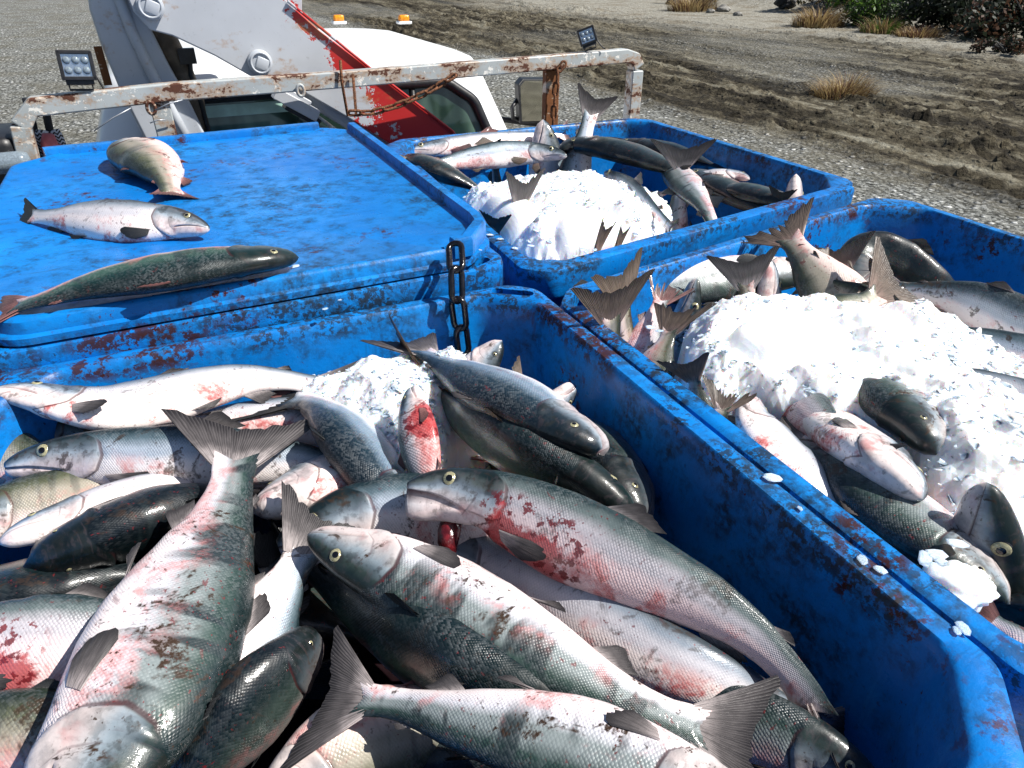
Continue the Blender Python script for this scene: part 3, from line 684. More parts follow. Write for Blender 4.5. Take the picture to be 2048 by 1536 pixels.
# ------------------------------------------------------------------ ground
def make_ground():
    def axis(a, b, step, lo, hi):
        c = list(np.arange(a, b, step)); s = step; x = c[-1]
        while x < hi: s *= 1.25; x += s; c.append(x)
        s = step; x = c[0]; pre = []
        while x > lo: s *= 1.25; x -= s; pre.append(x)
        return np.array(pre[::-1]+c)
    xs, ys = axis(-9, 27, 0.085, -400, 400), axis(3, 38, 0.085, -400, 400)
    X, Y = np.meshgrid(xs, ys, indexing='ij')
    bend = 0.9*np.sin(Y*0.11)+0.5*vnoise(Y*0.08, Y*0+3, 5)
    mud = np.clip((X-7.6-bend*0.5-0.9*vnoise(X*.5, Y*.15, 8))/1.2, 0, 1)*np.clip((25-X)/4, 0, 1)
    rut = fbm((X+bend)*1.3, Y*0.13, 3, 50); rut2 = fbm((X+bend)*3.2, Y*0.35, 3, 60); lump = fbm(X*2.2, Y*1.3, 4, 70); patch = np.clip(0.7+0.9*vnoise(X*.35, Y*.16, 77), 0.1, 1)
    Z = mud*patch*(0.022*rut+0.045*rut2+0.020*lump+0.30*np.clip(fbm((X+bend)*3.0, Y*1.5, 4, 90)-.60, 0, .4)+0.20*np.clip(fbm(X*4.5, Y*3.4, 3, 91)-.42, 0, .5)+0.03*fbm((X+bend)*6, Y*.5, 2, 95))+0.02*fbm(X*.8, Y*.5, 3, 33)+(1-mud)*0.012*fbm(X*4, Y*4, 2, 13)
    groove = np.zeros_like(X)
    for xc, am, fr, phs in ((8.6, .5, .13, 0.4), (10.0, .6, .11, 1.9), (11.6, .9, .17, 0.0), (12.9, 1.1, .14, 3.0), (14.6, .8, .12, 1.0), (16.3, 1.2, .10, 2.2), (18.4, .9, .15, 4.0), (20.4, 1.0, .09, 5.1)):
        q = X-(xc+am*np.sin(Y*fr+phs)+bend*.6); w_ = .17+.06*np.sin(Y*.7+phs*3)
        g_ = np.exp(-(q/w_)**2); lipz_ = np.exp(-((np.abs(q)-.33)/.10)**2); on = np.clip(.55+1.2*vnoise(Y*.16+phs*9, X*0+xc, 88), 0, 1)
        Z += mud*on*(-0.075*g_+0.055*lipz_*(1+.8*vnoise(X*7, Y*5, 89))+0.028*g_*np.sign(np.sin(Y*17+np.abs(q)*14))*.6); groove = np.maximum(groove, on*np.clip(g_*1.1+lipz_*.35, 0, 1))
    Z += np.clip((X-28.5-0.12*(Y-20))/7, 0, 1)**1.5*2.0+np.clip((X-36)/50, 0, 1)*6
    Z -= 0.02
    nx, ny = X.shape; I = np.arange(nx*ny).reshape(nx, ny)
    F = np.stack([I[:-1, :-1], I[1:, :-1], I[1:, 1:], I[:-1, 1:]], -1).reshape(-1, 4)
    me = bpy.data.meshes.new("ground"); V = np.stack([X, Y, Z], -1).reshape(-1, 3)
    me.vertices.add(len(V)); me.vertices.foreach_set("co", V.ravel()); me.loops.add(F.size); me.loops.foreach_set("vertex_index", F.ravel().astype(np.int32))
    me.polygons.add(len(F)); me.polygons.foreach_set("loop_start", np.arange(0, F.size, 4, dtype=np.int32)); me.update(calc_edges=True)
    me.polygons.foreach_set("use_smooth", np.ones(len(F), bool))
    a = me.attributes.new("zone", 'FLOAT_VECTOR', 'POINT')
    dry = np.clip((X-18-bend-2.0*vnoise(X*.2, Y*.12, 44))/5, 0, 1)
    a.data.foreach_set("vector", np.stack([mud*np.clip(patch+.45, 0, 1), dry, groove*mud], -1).astype(np.float32).ravel())
    b = NB("beach_ground"); p = b.pos(); z0, z1, z2 = b.sep(b.attr("zone").outputs["Vector"])
    n1 = b.noise(p, 0.7, 4); n2 = b.noise(p, 5, 5, 0.65); n3 = b.noise(p, 26, 4, 0.7)
    v1 = b.vor(p, 9.0); v2 = b.vor(p, 27.0); g1 = b.sep(v1.outputs["Color"])[0]; g2 = b.sep(v2.outputs["Color"])[1]
    gv = b.ma('MAXIMUM', b.mul(g1, b.ss(v1.outputs["Distance"], 0.42, 0.28)), b.mul(g2, 0.75))
    grav = b.ramp(gv, [(0.0, (0.028, 0.029, 0.026)), (0.30, (0.11, 0.112, 0.10)), (0.60, (0.27, 0.275, 0.255)), (0.86, (0.50, 0.51, 0.50)), (1.0, (0.85, 0.85, 0.83))])
    grav = b.mix(b.mul(b.ss(n1, 0.45, 0.62), 0.5), grav, (0.13, 0.12, 0.088))
    ps = b.scalev(p, (1.0, 0.16, 1.0)); s1 = b.noise(ps, 1.3, 5, 0.7, 0.3); s3 = b.noise(ps, 6.5, 5, 0.72)
    mm = b.addm(b.addm(b.mul(s1, 0.45), b.mul(s3, 0.30)), b.addm(b.mul(n2, 0.25), b.mul(z2, -0.085)))
    mudc = b.ramp(mm, [(0.42, (0.016, 0.013, 0.008)), (0.48, (0.055, 0.046, 0.029)), (0.53, (0.130, 0.114, 0.078)), (0.60, (0.225, 0.21, 0.16)), (0.72, (0.34, 0.33, 0.275))])
    mudc = b.mix(b.mul(b.ss(n3, 0.52, 0.72), 0.6), mudc, (0.05, 0.043, 0.028))
    sand = b.mix(b.ss(n2, 0.35, 0.7), (0.22, 0.205, 0.165), (0.34, 0.33, 0.285)); sand = b.mix(b.mul(b.ss(n1, 0.5, 0.65), 0.6), sand, (0.16, 0.13, 0.085))
    c = b.mix(z0, grav, mudc); c = b.mix(z1, c, sand)
    h = b.addm(b.mul(b.mul(b.ss(v1.outputs["Distance"], 0.5, 0.1), g1), 1.2), b.addm(b.mul(n3, 0.9), b.mul(n2, 1.2)))
    me.materials.append(b.done(b.pbr(c, 0.9, b.bump(h, 1.0, 0.05), 0, 0.2)))
    o = bpy.data.objects.new("ground", me); COL.objects.link(o); tag(o, kind="structure")
    return lambda x, y: float(Z[min(nx-1, np.searchsorted(xs, x)), min(ny-1, np.searchsorted(ys, y))])
GZ = make_ground()

def mat_leaf(name, c0, c1):
    b = NB(name); r = b.n("NewGeometry").outputs["Random Per Island"]; c = b.mix(r, c0, c1)
    p = b.pbr(c, 0.6); t = b.n("BsdfTranslucent", ins={"Color": c}); return b.done(b.n("MixShader", ins={0: .3, 1: p, 2: t.outputs[0]}).outputs[0])
M['straw'] = mat_leaf("dry_straw", (0.22, 0.15, 0.06), (0.46, 0.35, 0.17))
M['grassg'] = mat_leaf("green_blades", (0.03, 0.075, 0.010), (0.10, 0.19, 0.025))
M['darkleaf'] = mat_leaf("dark_scrub", (0.006, 0.010, 0.006), (0.030, 0.042, 0.022))
M['redscrub'] = mat_leaf("brown_scrub", (0.06, 0.028, 0.018), (0.16, 0.085, 0.05))
M['stone'] = simple("beach_stone", (0.20, 0.195, 0.18), 0.8, 0, 0.3, 5, 0.4, 0.6)
M['rock'] = simple("dark_rock", (0.035, 0.036, 0.038), 0.7, 0, 0.4, 3, 0.6, 0.8)

def clump(name, x, y, r, h, n, mats, label, cat, group=None, wide=0.012, lean=0.9, squash=0.75, seed=1):
    """tufts of narrow blades that arch outwards"""
    rg = np.random.default_rng(seed); z = GZ(x, y); mb = MB(); base = np.array([x, y, z-0.03])
    for i in range(n):
        a = rg.random()*2*math.pi; q = r*math.sqrt(rg.random()); b0 = base+np.array([math.cos(a)*q, math.sin(a)*q*squash, 0]); hh = h*rg.uniform(.45, 1.1)*(1-0.5*(q/r)**2)
        dr = np.array([math.cos(a), math.sin(a), 0])*lean*hh*rg.uniform(.2, 1.0)+rg.normal(size=3)*[.12*hh, .12*hh, 0]; sd = unit(np.cross(dr+[1e-3, 0, 0], [0, 0, 1]))*wide*rg.uniform(.6, 1.4)
        V = []
        for s in (0, .35, .7, 1.0):
            c = b0+dr*s**1.6+np.array([0, 0, hh*(1.25*s-.45*s*s)]); w_ = sd*(1-s*.92); V += [c-w_, c+w_]
        mb.add(V, [[0, 1, 3, 2], [2, 3, 5, 4], [4, 5, 7, 6]], rg.integers(0, len(mats)))
    return tag(mb.build(name, [M[m] for m in mats], None, False, org=np.array([x, y, z])), label, cat, group)

def bush(name, x, y, r, h, n, mats, label, seed=1, leaf=0.07, cat="bush"):
    rg = np.random.default_rng(seed); z = GZ(x, y); mb = MB()
    for k in range(9):
        a = rg.random()*6.28; mb.tube([[x, y, z-.1], [x+math.cos(a)*r*.3, y+math.sin(a)*r*.3, z+h*.4], [x+math.cos(a)*r*.7, y+math.sin(a)*r*.7, z+h*rg.uniform(.55, .9)]], [.04, .025, .008], 5, 0)
    cs = [np.array([x, y, z])+np.array([rg.uniform(-1, 1)*r*.7, rg.uniform(-1, 1)*r*.7, rg.uniform(.15, .8)*h]) for _ in range(16)]; rs = [rg.uniform(.25, .5)*min(r, h) for _ in cs]
    for i in range(n):
        j = rg.integers(len(cs)); d = unit(rg.normal(size=3)); p = cs[j]+d*rs[j]*rg.random()**.35*np.array([1.1, 1.1, .9])
        u = unit(rg.normal(size=3)); v = unit(np.cross(u, d+rg.normal(size=3)*.5)); s = leaf*rg.uniform(.5, 1.3)
        mb.add([p-u*s, p+v*s*.45, p+u*s, p-v*s*.45], [[0, 1, 2, 3]], 1+rg.integers(len(mats)))
    return tag(mb.build(name, [M['rock']]+[M[m] for m in mats], None, False, org=np.array([x, y, z])), label, cat)

clump("grass_tuft", 12.9, 11.2, 0.72, 0.62, 1100, ['straw', 'straw', 'redscrub'], "lone clump of dry straw grass out on the rutted mud", "grass tuft", None, 0.010, 1.2, .7, 3)
clump("grass_tuft", 24.9, 23.6, 1.15, 1.0, 900, ['straw', 'straw', 'redscrub'], "dry straw tussock beside the bright green bush on the bank", "grass tuft", "dry tussocks along the bank", 0.02, 1.0, .8, 4)
clump("grass_tuft", 26.2, 33.5, 1.4, 1.1, 700, ['straw', 'straw', 'redscrub'], "pale straw tussock at the top edge above the light bar", "grass tuft", "dry tussocks along the bank", 0.022, 1.0, .8, 5)
clump("grass_tuft", 25.2, 20.6, 1.0, 0.8, 700, ['straw', 'redscrub', 'grassg'], "straw tussock below the right side of the green bush", "grass tuft", "dry tussocks along the bank", 0.02, 1.0, .8, 6)
clump("grass_tuft", 24.9, 18.9, 0.9, 0.55, 600, ['straw', 'redscrub'], "low brown tussock at the foot of the dark scrub", "grass tuft", "dry tussocks along the bank", 0.02, 1.1, .8, 7)
bush("green_bush", 27.3, 23.2, 1.7, 1.7, 5200, ['grassg', 'grassg', 'darkleaf'], "bright green bush on the bank behind the dry tussocks", 8, .10)
bush("dark_scrub", 27.8, 19.4, 2.4, 2.2, 7000, ['darkleaf'], "largest near black scrub on the bank at the corner of the picture", 9, .12)
bush("dark_scrub", 26.6, 15.8, 2.2, 1.9, 6500, ['darkleaf', 'darkleaf', 'redscrub'], "near black scrub at the outer end of the bank", 10, .12)
bush("dark_scrub", 31.5, 29.5, 2.0, 1.7, 4500, ['darkleaf', 'straw'], "dark low scrub between the straw tussock and the green bush", 11, .12)
bush("brown_scrub", 22.6, 14.1, 0.9, 0.45, 1800, ['redscrub', 'darkleaf'], "low reddish brown scrub alone on the pale sand", 12, .06)
bush("dark_scrub", 30.2, 38.5, 1.6, 1.2, 2500, ['darkleaf', 'straw'], "small dark scrub at the top edge left of the straw tussock", 13, .12)
for i, (px, py, s) in enumerate([(1445, 22, .35), (1420, 25, .2), (1570, 20, .5), (1350, 8, .5), (1475, 30, .22)]):
    g = at(px, py, -4.1)*U; zz = GZ(g[0], g[1]); o = chip([g[0], g[1], zz+s*.25], s, 40+i, ["grey boulder left of the dry tussock under the scrub", "small pale stone on the sandy bank", "dark boulder under the scrub beside the tussock", "boulder at the top edge behind the light bar", "small stone on sand below the dark scrub"][i], "stones on the sandy bank", True)
    o.name = "boulder"; o['category'] = "boulder"; o.data.materials[0] = M['rock'] if i in (2, 3) else M['stone']

# ------------------------------------------------------------------ flatbed, headboard
mb = MB(); mb.box(W((1.15, 2.35, -2.31)), (4.75*U, 5.2*U, 0.05)); mb.box(W((1.15, 2.35, -2.44)), (4.6*U, 5.2*U, 0.10))
for x in (0.5, 1.8): mb.box(W((x, 4.5, -2.66)), (.18*U, 10.5*U, .15))
truck = empty("flatbed_truck", W((1.2, 5.0, -4.1)), "white cab flatbed truck carrying four blue totes and a crane", "truck")
mb.build("deck", M['crane'], truck, bevel=.006)

def qd(x0, x1, y0, y1): return [(x0, y0), (x1, y0), (x1, y1), (x0, y1)]
def lp(q, c, z, r=.12): return np.array([W((p[0], p[1], z)) for p in octa(q, [c]*4, r, 6)])
V, F = loft([lp(qd(-.62, 2.72, 5.42, 9.9), .16, -3.1), lp(qd(-.64, 2.74, 5.41, 9.9), .16, -2.2), lp(qd(-.63, 2.73, 5.41, 9.6), .16, -1.46), lp(qd(-.58, 2.68, 5.44, 9.3), .16, -1.40),
             lp(qd(-.33, 2.42, 5.55, 8.35), .20, -.76), lp(qd(-.29, 2.375, 5.58, 8.25), .20, -.705), lp(qd(-.20, 2.29, 5.68, 8.15), .22, -.665), lp(qd(-.02, 2.10, 5.90, 8.0), .25, -.635), lp(qd(.3, 1.75, 6.3, 7.7), .3, -.615), lp(qd(.8, 1.2, 6.8, 7.2), .1, -.61)])
sharp(mesh_obj("cab", V, F, M['cab'], truck), 60)
b = NB("green_glass"); o_ = b.pos(); n_ = b.noise(b.scalev(o_, (1.6, 1.0, 0.35)), 2.2, 3)
gl = b.mix(b.ss(n_, .42, .6), (0.014, 0.030, 0.024), (0.13, 0.22, 0.17)); M['glass'] = b.done(b.pbr(gl, 0.06, None, 0, 0.6))
def rear(px, py, z0): return aty(px, py, 5.50+(-1.0-z0)*0.16-.02)
wp = [(-.17, -1.36), (2.40, -1.36), (2.19, -.835), (-.10, -.835)]
def rearp(x, z): return np.array([x, 5.44+(z+1.40)*0.172-.012, z])
wl = [rearp(p[0], p[1]) for p in octa(wp, [.05, .05, .16, .16], .05, 4)]
mb = MB(); mb.prism([W(p) for p in wl], np.array([0, .010, 0])); win = mb.build("rear_window", M['glass'], truck)
mb = MB(); mb.tube([W(p+np.array([0, -.01, 0])) for p in wl], .024, 8, closed=True); mb.build("gasket", M['black'], win, True)
mb = MB(); mb.prism([W(p+np.array([0, -.012, 0])) for p in (rearp(.20, -.96), rearp(1.05, -.96), rearp(1.05, -.885), rearp(.20, -.885))], np.array([0, .003, 0])); mb.build("added_pale_strip", simple("painted_mint", (.36, .56, .48), .3, 0, .5, 9, .2), win)  # strip added on the opaque glass for the pale mint area showing in it
mb = MB(); mb.tube([W(rearp(1.75, z)+np.array([0, -.006, 0])) for z in (-.84, -1.35)], .014, 6); mb.build("slider_bar", M['black'], win, True)
mb = MB(); mb.box(W(aty(206, 132, 5.35)), (.045*U, .02*U, .22*U)); mb.build("drilled_strip", M['rustpost'], truck)
# roof marker lamps
for px, py in ((678, 46), (808, 46)):
    c = at(px, py, -.60); mb = MB(); mb.box(W(c+np.array([0, 0, .005])), (.14*U, .12*U, .026*U), bev=.006); mb.box(W(c+np.array([0, 0, .045])), (.105*U, .08*U, .062*U), m=1, bev=.012)
    mb.build("marker_lamp", [M['cab'], M['amber']], truck, True)
# door mirror
mp = [aty(*p, 7.0+(p[0]-1075)*.0026) for p in ((1036, 170), (1046, 158), (1104, 158), (1114, 170), (1116, 246), (1040, 248))]
mb = MB(); mb.prism([W(p) for p in mp], np.array([.02, .10, 0])); mir = mb.build("door_mirror", M['black'], truck, bevel=.01)
cm = np.mean(mp, axis=0); mb = MB(); mb.prism([W(cm+(p-cm)*.90+np.array([0, -.006, 0])) for p in mp], np.array([0, .004, 0]))
b = NB("mirror_glass"); M['mirror'] = b.done(b.pbr((0.86, 0.90, 0.88), 0.06, None, 1.0)); mb.build("mirror_pane", M['mirror'], mir)
mb = MB(); mb.tube([W(aty(1040, 240, 7.0)), W(aty(1026, 236, 6.95)), W(aty(1024, 215, 6.9)), W(aty(1034, 200, 7.0))], .022*U, 8)
mb.tube([W(aty(1075, 248, 7.05)), W((2.72, 7.6, -1.45))], .03*U, 8); mb.build("mirror_arm", M['black'], mir, True)

rack = empty("headboard_rack", W((1.3, 4.85, -2.3)), "peeling grey steel headboard frame with rust behind the cab", "headboard")
def RL(px, py): return aty(px, py, 4.75+(px-30)/1245*0.20)
rl = [RL(42, 252), RL(66, 213), RL(330, 184), RL(700, 157), RL(1090, 125), RL(1248, 111), RL(1266, 117), RL(1272, 134)]
mb = MB(); mb.tube([W(p) for p in rl], .049*U, 4, sq=True); mb.build("rail", M['rail'], rack, bevel=.006)
mb = MB(); p = RL(42, 250); q = RL(62, 335); mb.tube([W(p), W(q), W(q+(q-p)*3.4)], .050*U, 4, sq=True); mb.build("post", M['rail'], rack, bevel=.006)
mb = MB(); p = RL(1270, 140); mb.tube([W(p), W((p[0]-.0, p[1], -2.28))], .050*U, 4, sq=True); mb.build("post", M['rail'], rack, bevel=.006)
for px, py, mt in ((314, 188, 'rail'), (1104, 130, 'rustpost')):
    p = RL(px, py); mb = MB(); mb.box(W((p[0], p[1]+.01, (p[2]-2.28)/2)), (.11*U, .07*U, (p[2]+2.22)*-0+abs(-2.22-p[2])*U)); mb.build("post", M[mt], rack, bevel=.005)
for px, py in ((300, 206), (596, 172)):
    p = RL(px, py); mb = MB(); c = W(p+np.array([0, -.07, 0])); mb.tube([c+np.array([math.cos(a)*.013, 0, -.010+math.sin(a)*.020]) for a in np.linspace(0, 6.283, 14, endpoint=False)], .006, 8, closed=True); mb.build("lashing_eye", M['rail'], rack, True)

def chain(path, ll, wr, wid=None, twist=0.0):
    """interlocked stadium links along a path (world metres)"""
    path = np.array(path); s = np.concatenate([[0], np.cumsum(np.linalg.norm(np.diff(path, axis=0), axis=1))]); mb = MB(); pitch = ll-2.6*wr; wid = wid or ll*.55; k = 0; x = 0
    while x+pitch <= s[-1]+1e-6:
        a = np.array([np.interp(x, s, path[:, i]) for i in range(3)]); b_ = np.array([np.interp(x+pitch, s, path[:, i]) for i in range(3)]); t = unit(b_-a)
        n = np.cross(t, [0.2, 1, .1]); n = unit(n); m_ = np.cross(t, n); an = R(twist)+(R(-twist*2) if k % 2 else 0) if twist else R(20)+(math.pi/2 if k % 2 else 0); side = n*math.cos(an)+m_*math.sin(an); c = (a+b_)/2; h = (ll-wid)/2; P = []
        for q in np.linspace(-90, 90, 7): P.append(c+t*(h+math.cos(R(q))*(wid/2-wr))+side*math.sin(R(q))*(wid/2-wr))
        for q in np.linspace(90, 270, 7): P.append(c+t*(-h+math.cos(R(q))*(wid/2-wr))+side*math.sin(R(q))*(wid/2-wr))
        mb.tube(P, wr, 7, closed=True); x += pitch; k += 1
    return mb
def RF(px, py, d=.075): return W(RL(px, py)-np.array([0, d, 0]))
cr = tag(chain([RF(692, 222), RF(735, 222), RF(790, 207), RF(850, 180), RF(905, 146)], .062, .0055, .032).build("rusty_chain", M['chain_rust'], None, True), "rusty chain swagged along the middle of the headboard rail", "chain")
cr = tag(chain([RF(1120, 122), RF(1106, 140), RF(1100, 190), RF(1096, 262)], .062, .0055, .032).build("rusty_chain", M['chain_rust'], None, True), "rusty chain hanging down the rusted headboard post", "chain")
mb = MB(); mb.tube([RF(676, 118, .06), RF(678, 160, .075), RF(690, 228, .075), RF(706, 224, .08), RF(700, 145, .075)], .0055, 8); tag(mb.build("wire_hook", M['chain_rust'], None, True), "bent rusty wire hook looped over the headboard rail", "hook")
def worklight(px, py, y, yaw, pitch, roll, sc, label):
    c = W(aty(px, py, y)); Rm = Matrix.Rotation(yaw, 3, 'Z') @ Matrix.Rotation(pitch, 3, 'X') @ Matrix.Rotation(roll, 3, 'Y'); f = lambda x, y_, z: c+np.array(Rm @ Vector((x*sc, y_*sc, z*sc)))
    t = empty("work_light", c, label, "work light", "LED work lights on the headboard"); q = Rm.to_4x4()
    mb = MB(); mb.box(f(0, .03, 0), (.098*sc, .062*sc, .078*sc), q, bev=.008*sc)
    for i in range(6): mb.box(f(-.04+i*.016, .066, 0), (.005*sc, .03*sc, .07*sc), q)
    mb.box(f(0, -.004, .041), (.104*sc, .016*sc, .012*sc), q, bev=.002); mb.box(f(0, -.004, -.041), (.104*sc, .016*sc, .012*sc), q, bev=.002); mb.box(f(-.047, -.004, 0), (.012*sc, .016*sc, .09*sc), q, bev=.002); mb.box(f(.047, -.004, 0), (.012*sc, .016*sc, .09*sc), q, bev=.002)
    mb.build("housing", M['black'], t)
    mb = MB(); mb.box(f(0, -.001, 0), (.084*sc, .006*sc, .07*sc), q); mb.build("reflector", M['chrome'], t)
    for i in range(3):
        for j in (-1, 1):
            mb = MB(); cc = f(-.027+i*.027, -.004, j*.016); ax = np.array(Rm @ Vector((0, -1, 0))); mb.tube([cc, cc+ax*.004*sc, cc+ax*.0065*sc], [.0125*sc, .0115*sc, .005*sc], 14); mb.build("led_lens", M['lens'], t, True)
    mb = MB(); mb.tube([f(-.035, .02, -.045), f(-.035, .02, -.075), f(.035, .02, -.075), f(.035, .02, -.045)], .004*sc, 6); mb.box(f(0, .02, -.048), (.085*sc, .04*sc, .022*sc), q); mb.build("bracket", M['black'], t)
    mb = MB(); mb.tube([f(.05, .05, -.01), f(.062, .06, -.05), f(.075, .05, -.085), f(.09, .05, -.10)], .004*sc, 6); mb.build("cable", M['black'], t, True)
    return t
M['chrome'] = simple("chrome_reflector", (0.62, 0.66, 0.70), 0.22, 0.9, 0.5, 200, 0.1, 0.0)
M['lens'] = simple("led_lens_plastic", (0.22, 0.27, 0.31), 0.08, 0.2, 0.6, 200, 0.2, 0.0)
worklight(153, 131, 4.72, R(6), R(-12), R(4), .95, "black LED work light facing the totes on the left of the headboard rail")
worklight(1174, 72, 4.90, R(-28), R(-14), R(-20), .72, "tilted black LED work light over the rusted headboard post")

# ------------------------------------------------------------------ crane
crane = empty("loader_crane", W((.3, 5.2, -2.3)), "folded grey loader crane with peeling red paint between headboard and cab", "crane")
def plate(name, px, y, dep, mt, parent, bev=.006):
    mb = MB(); mb.prism([W(aty(a, b_, y)) for a, b_ in px], np.array([0, dep*U, 0])); return mb.build(name, M[mt], parent, bevel=bev)
boom = plate("boom", [(215, -90), (560, -90), (566, -8), (575, 2), (640, 62), (735, 132), (830, 205), (905, 262), (960, 330), (860, 345), (800, 300), (690, 232), (600, 180), (548, 158), (500, 152), (430, 112), (345, 72), (300, 60), (268, 25)], 5.10, .20, 'boom', crane)
for pp in [[(575, 2), (735, 132), (905, 262), (930, 296)]]:
    mb = MB(); mb.tube([W(aty(a, b_, 5.085)) for a, b_ in pp], .010*U, 6); mb.build("edge_flange", M['boom'], boom, True)
plate("column", [(165, -90), (262, -90), (285, 0), (303, 60), (338, 130), (385, 215), (440, 330), (345, 400), (300, 300), (262, 225), (236, 172), (200, 85), (178, 18)], 5.26, .22, 'crane', crane, .012)
mb = MB(); mb.tube([W(aty(a, b_, 5.25)) for a, b_ in [(225, -40), (262, 60), (300, 140), (345, 225), (385, 300)]], .035*U, 8); mb.build("column_rib", M['crane'], crane, True)
mb = MB(); mb.tube([W(aty(a, b_, 5.42)) for a, b_ in [(300, 40), (335, 85), (362, 140), (385, 200), (400, 290), (405, 340)]], .075*U, 10); mb.build("hose_bundle", M['hose'], crane, True)
mb = MB(); mb.tube([W(aty(a, b_, 5.36)) for a, b_ in [(378, 100), (382, 150), (402, 205), (425, 290)]], .016*U, 8); mb.box(W(aty(374, 112, 5.36)), (.10*U, .06*U, .09*U)); mb.build("lever_arm", M['black'], crane, False)
mb = MB(); mb.tube([W(aty(a, b_, 5.22)) for a, b_ in [(575, 160), (640, 205), (720, 255), (820, 325)]], .06*U, 14); mb.build("ram", M['crane'], crane, True)
mb = MB(); mb.tube([W(aty(a, b_, 5.13)) for a, b_ in [(548, 152), (575, 142), (600, 152), (690, 215), (790, 285)]], .011*U, 7); mb.build("hydraulic_hose", M['black'], crane, True)
for px, py in ((300, 12), (519, 124)):
    c = W(aty(px, py, 5.10)); mb = MB(); mb.disc(c, (0, -1, 0), .075*U, .045*U, 24); mb.tube([c+np.array([math.cos(a)*.035, -.03, math.sin(a)*.035]) for a in np.linspace(0, 6.28, 20, endpoint=False)], .005, 6, closed=True)
    mb.box(c+np.array([.006, -.028, -.004]), (.046, .012, .044), Matrix.Rotation(R(25), 4, 'Y'), bev=.004); mb.build("pivot_pin", M['crane'], crane, False, bevel=.003)
mb = MB(); d = unit(aty(632, 232, 5.0)-aty(556, 192, 5.0)); rm = Matrix.Rotation(R(33), 4, 'Y'); mb.box(W(aty(592, 208, 5.02)), (.30*U, .10*U, .075*U), rm); mb.box(W(aty(588, 192, 5.02)), (.22*U, .06*U, .05*U), rm); mb.box(W(aty(604, 226, 5.05)), (.24*U, .12*U, .06*U), rm, 1)
mb.build("valve_block", [M['boomred'] if 'boomred' in M else M['boom'], M['black']], crane, bevel=.004)
mb = MB(); mb.tube([W(aty(626, 226, 5.0)), W(aty(715, 292, 5.0))], .012*U, 8); mb.build("valve_rod", M['rail'], crane, True)
plate("lug_plate", [(572, -40), (604, -40), (604, 22), (590, 18), (574, -4)], 5.13, .03, 'boom', crane, .002)
mb = MB()
for a, b_ in [((262, 216), (188, 262)), ((310, 220), (365, 200)), ((300, 246), (330, 240))]: mb.tube([W(aty(*a, 4.70)), W(aty((a[0]+b_[0])/2, (a[1]+b_[1])/2-3, 4.70)), W(aty(*b_, 4.70))], .0022, 5)
tag(mb.build("tie_wire", M['steel'], None, True), "thin grey tie wire twisted round the headboard post", "wire")

# things at the far left behind the lid
mb = MB()
for P in ([(52, 196), (60, 225), (70, 270), (82, 300)], [(84, 192), (92, 225), (100, 262), (106, 290)]): mb.tube([W(aty(a, b_, 4.98)) for a, b_ in P], .022*U, 8)
tag(mb.build("rubber_strap", M['black'], None, True), "pair of black rubber straps hanging behind the headboard", "strap")
b = NB("zigzag_rope"); tx = b.sep(b.obj()); w_ = b.ma('SINE', b.addm(b.mul(tx[2], 520), b.mul(b.ma('SINE', b.mul(tx[0], 420)), 1.6)))
M['rope'] = b.done(b.pbr(b.mix(b.ss(w_, -.1, .1), (.015, .016, .02), (.62, .64, .66)), .8))
mb = MB()
for k, P in enumerate(([(72, 268), (74, 290), (78, 315), (82, 345)], [(84, 262), (85, 280), (84, 300), (84, 345)], [(106, 262), (114, 275), (119, 288), (122, 300)])): mb.tube([W(aty(a, b_, 4.92)) for a, b_ in P], .035*U, 8)
tag(mb.build("rope", M['rope'], None, True), "black and white zigzag rope hung behind the headboard post", "rope")
mb = MB(); mb.tube([W(aty(a, b_, 4.85)) for a, b_ in [(96, 268), (98, 286), (103, 300), (112, 316)]], [.03*U, .045*U, .05*U, .05*U], 8); mb.tube([W(aty(a, b_, 4.85)) for a, b_ in [(104, 300), (122, 296), (136, 301)]], [.03*U, .022*U, .01*U], 8)
tag(mb.build("glove", M['pink'], None, True), "pink rubber glove tucked behind the lid by the rope", "glove")
mb = MB(); mb.box(W((-.95, 4.95, -1.12)), (.34*U, .5*U, .56*U), bev=.03); tag(mb.build("tool_box", M['black'], None, True), "black box beyond the headboard post at the edge", "box")
mb = MB(); c = aty(12, 326, 4.62); mb.box(W(c), (.24*U, .12*U, .11*U), bev=.03); tag(mb.build("side_lamp", M['lens'], None, True), "clear rounded lamp at the edge beside the lid corner", "lamp")

# ------------------------------------------------------------------ totes and lid
def S_(px, py, z): return at(px, py, z)[:2]
tote("fish_tote", [(-.68, .24), (.992, .24), (.992, 2.045), (-.68, 2.095)], -1.0, .066, [.15, .145, .14, .24], [.15, .155, .075, .14], .92, "nearest blue tote heaped with large whole salmon",
     [((.957, 2.030), (1, -.75), .075, .021)])
tote("fish_tote", [(1.125, .20), (3.04, .20), (3.09, 2.26), (1.125, 1.925)], -1.0, .062, [.15, .15, .20, .20], [.15, .15, .13, .09], .92, "blue tote of iced salmon right of the nearest one",
     [((1.152, 1.893), (1, .95), .075, .026)])
tote("fish_tote", [(1.15, 2.205), (3.11, 2.545), (3.07, 4.37), (1.26, 4.43)], -1.0, .072, [.12, .15, .11, .14], [.10, .09, .10, .12], .92, "farthest open blue tote with salmon round a white ice mound",
     [(S_(1116, 509, -1), (1, .02), .10, .03), (S_(1708, 367, -1), (1, .35), .055, .024)])
tote("fish_tote", [(-.70, 2.20), (.96, 2.20), (.955, 4.34), (-.70, 4.34)], -.945, .055, [.14, .15, .14, .14], [.12, .075, .1, .1], .92, "blue tote closed by the stained lid",
     [(S_(951, 527, -.945), (1, .5), .07, .022)])
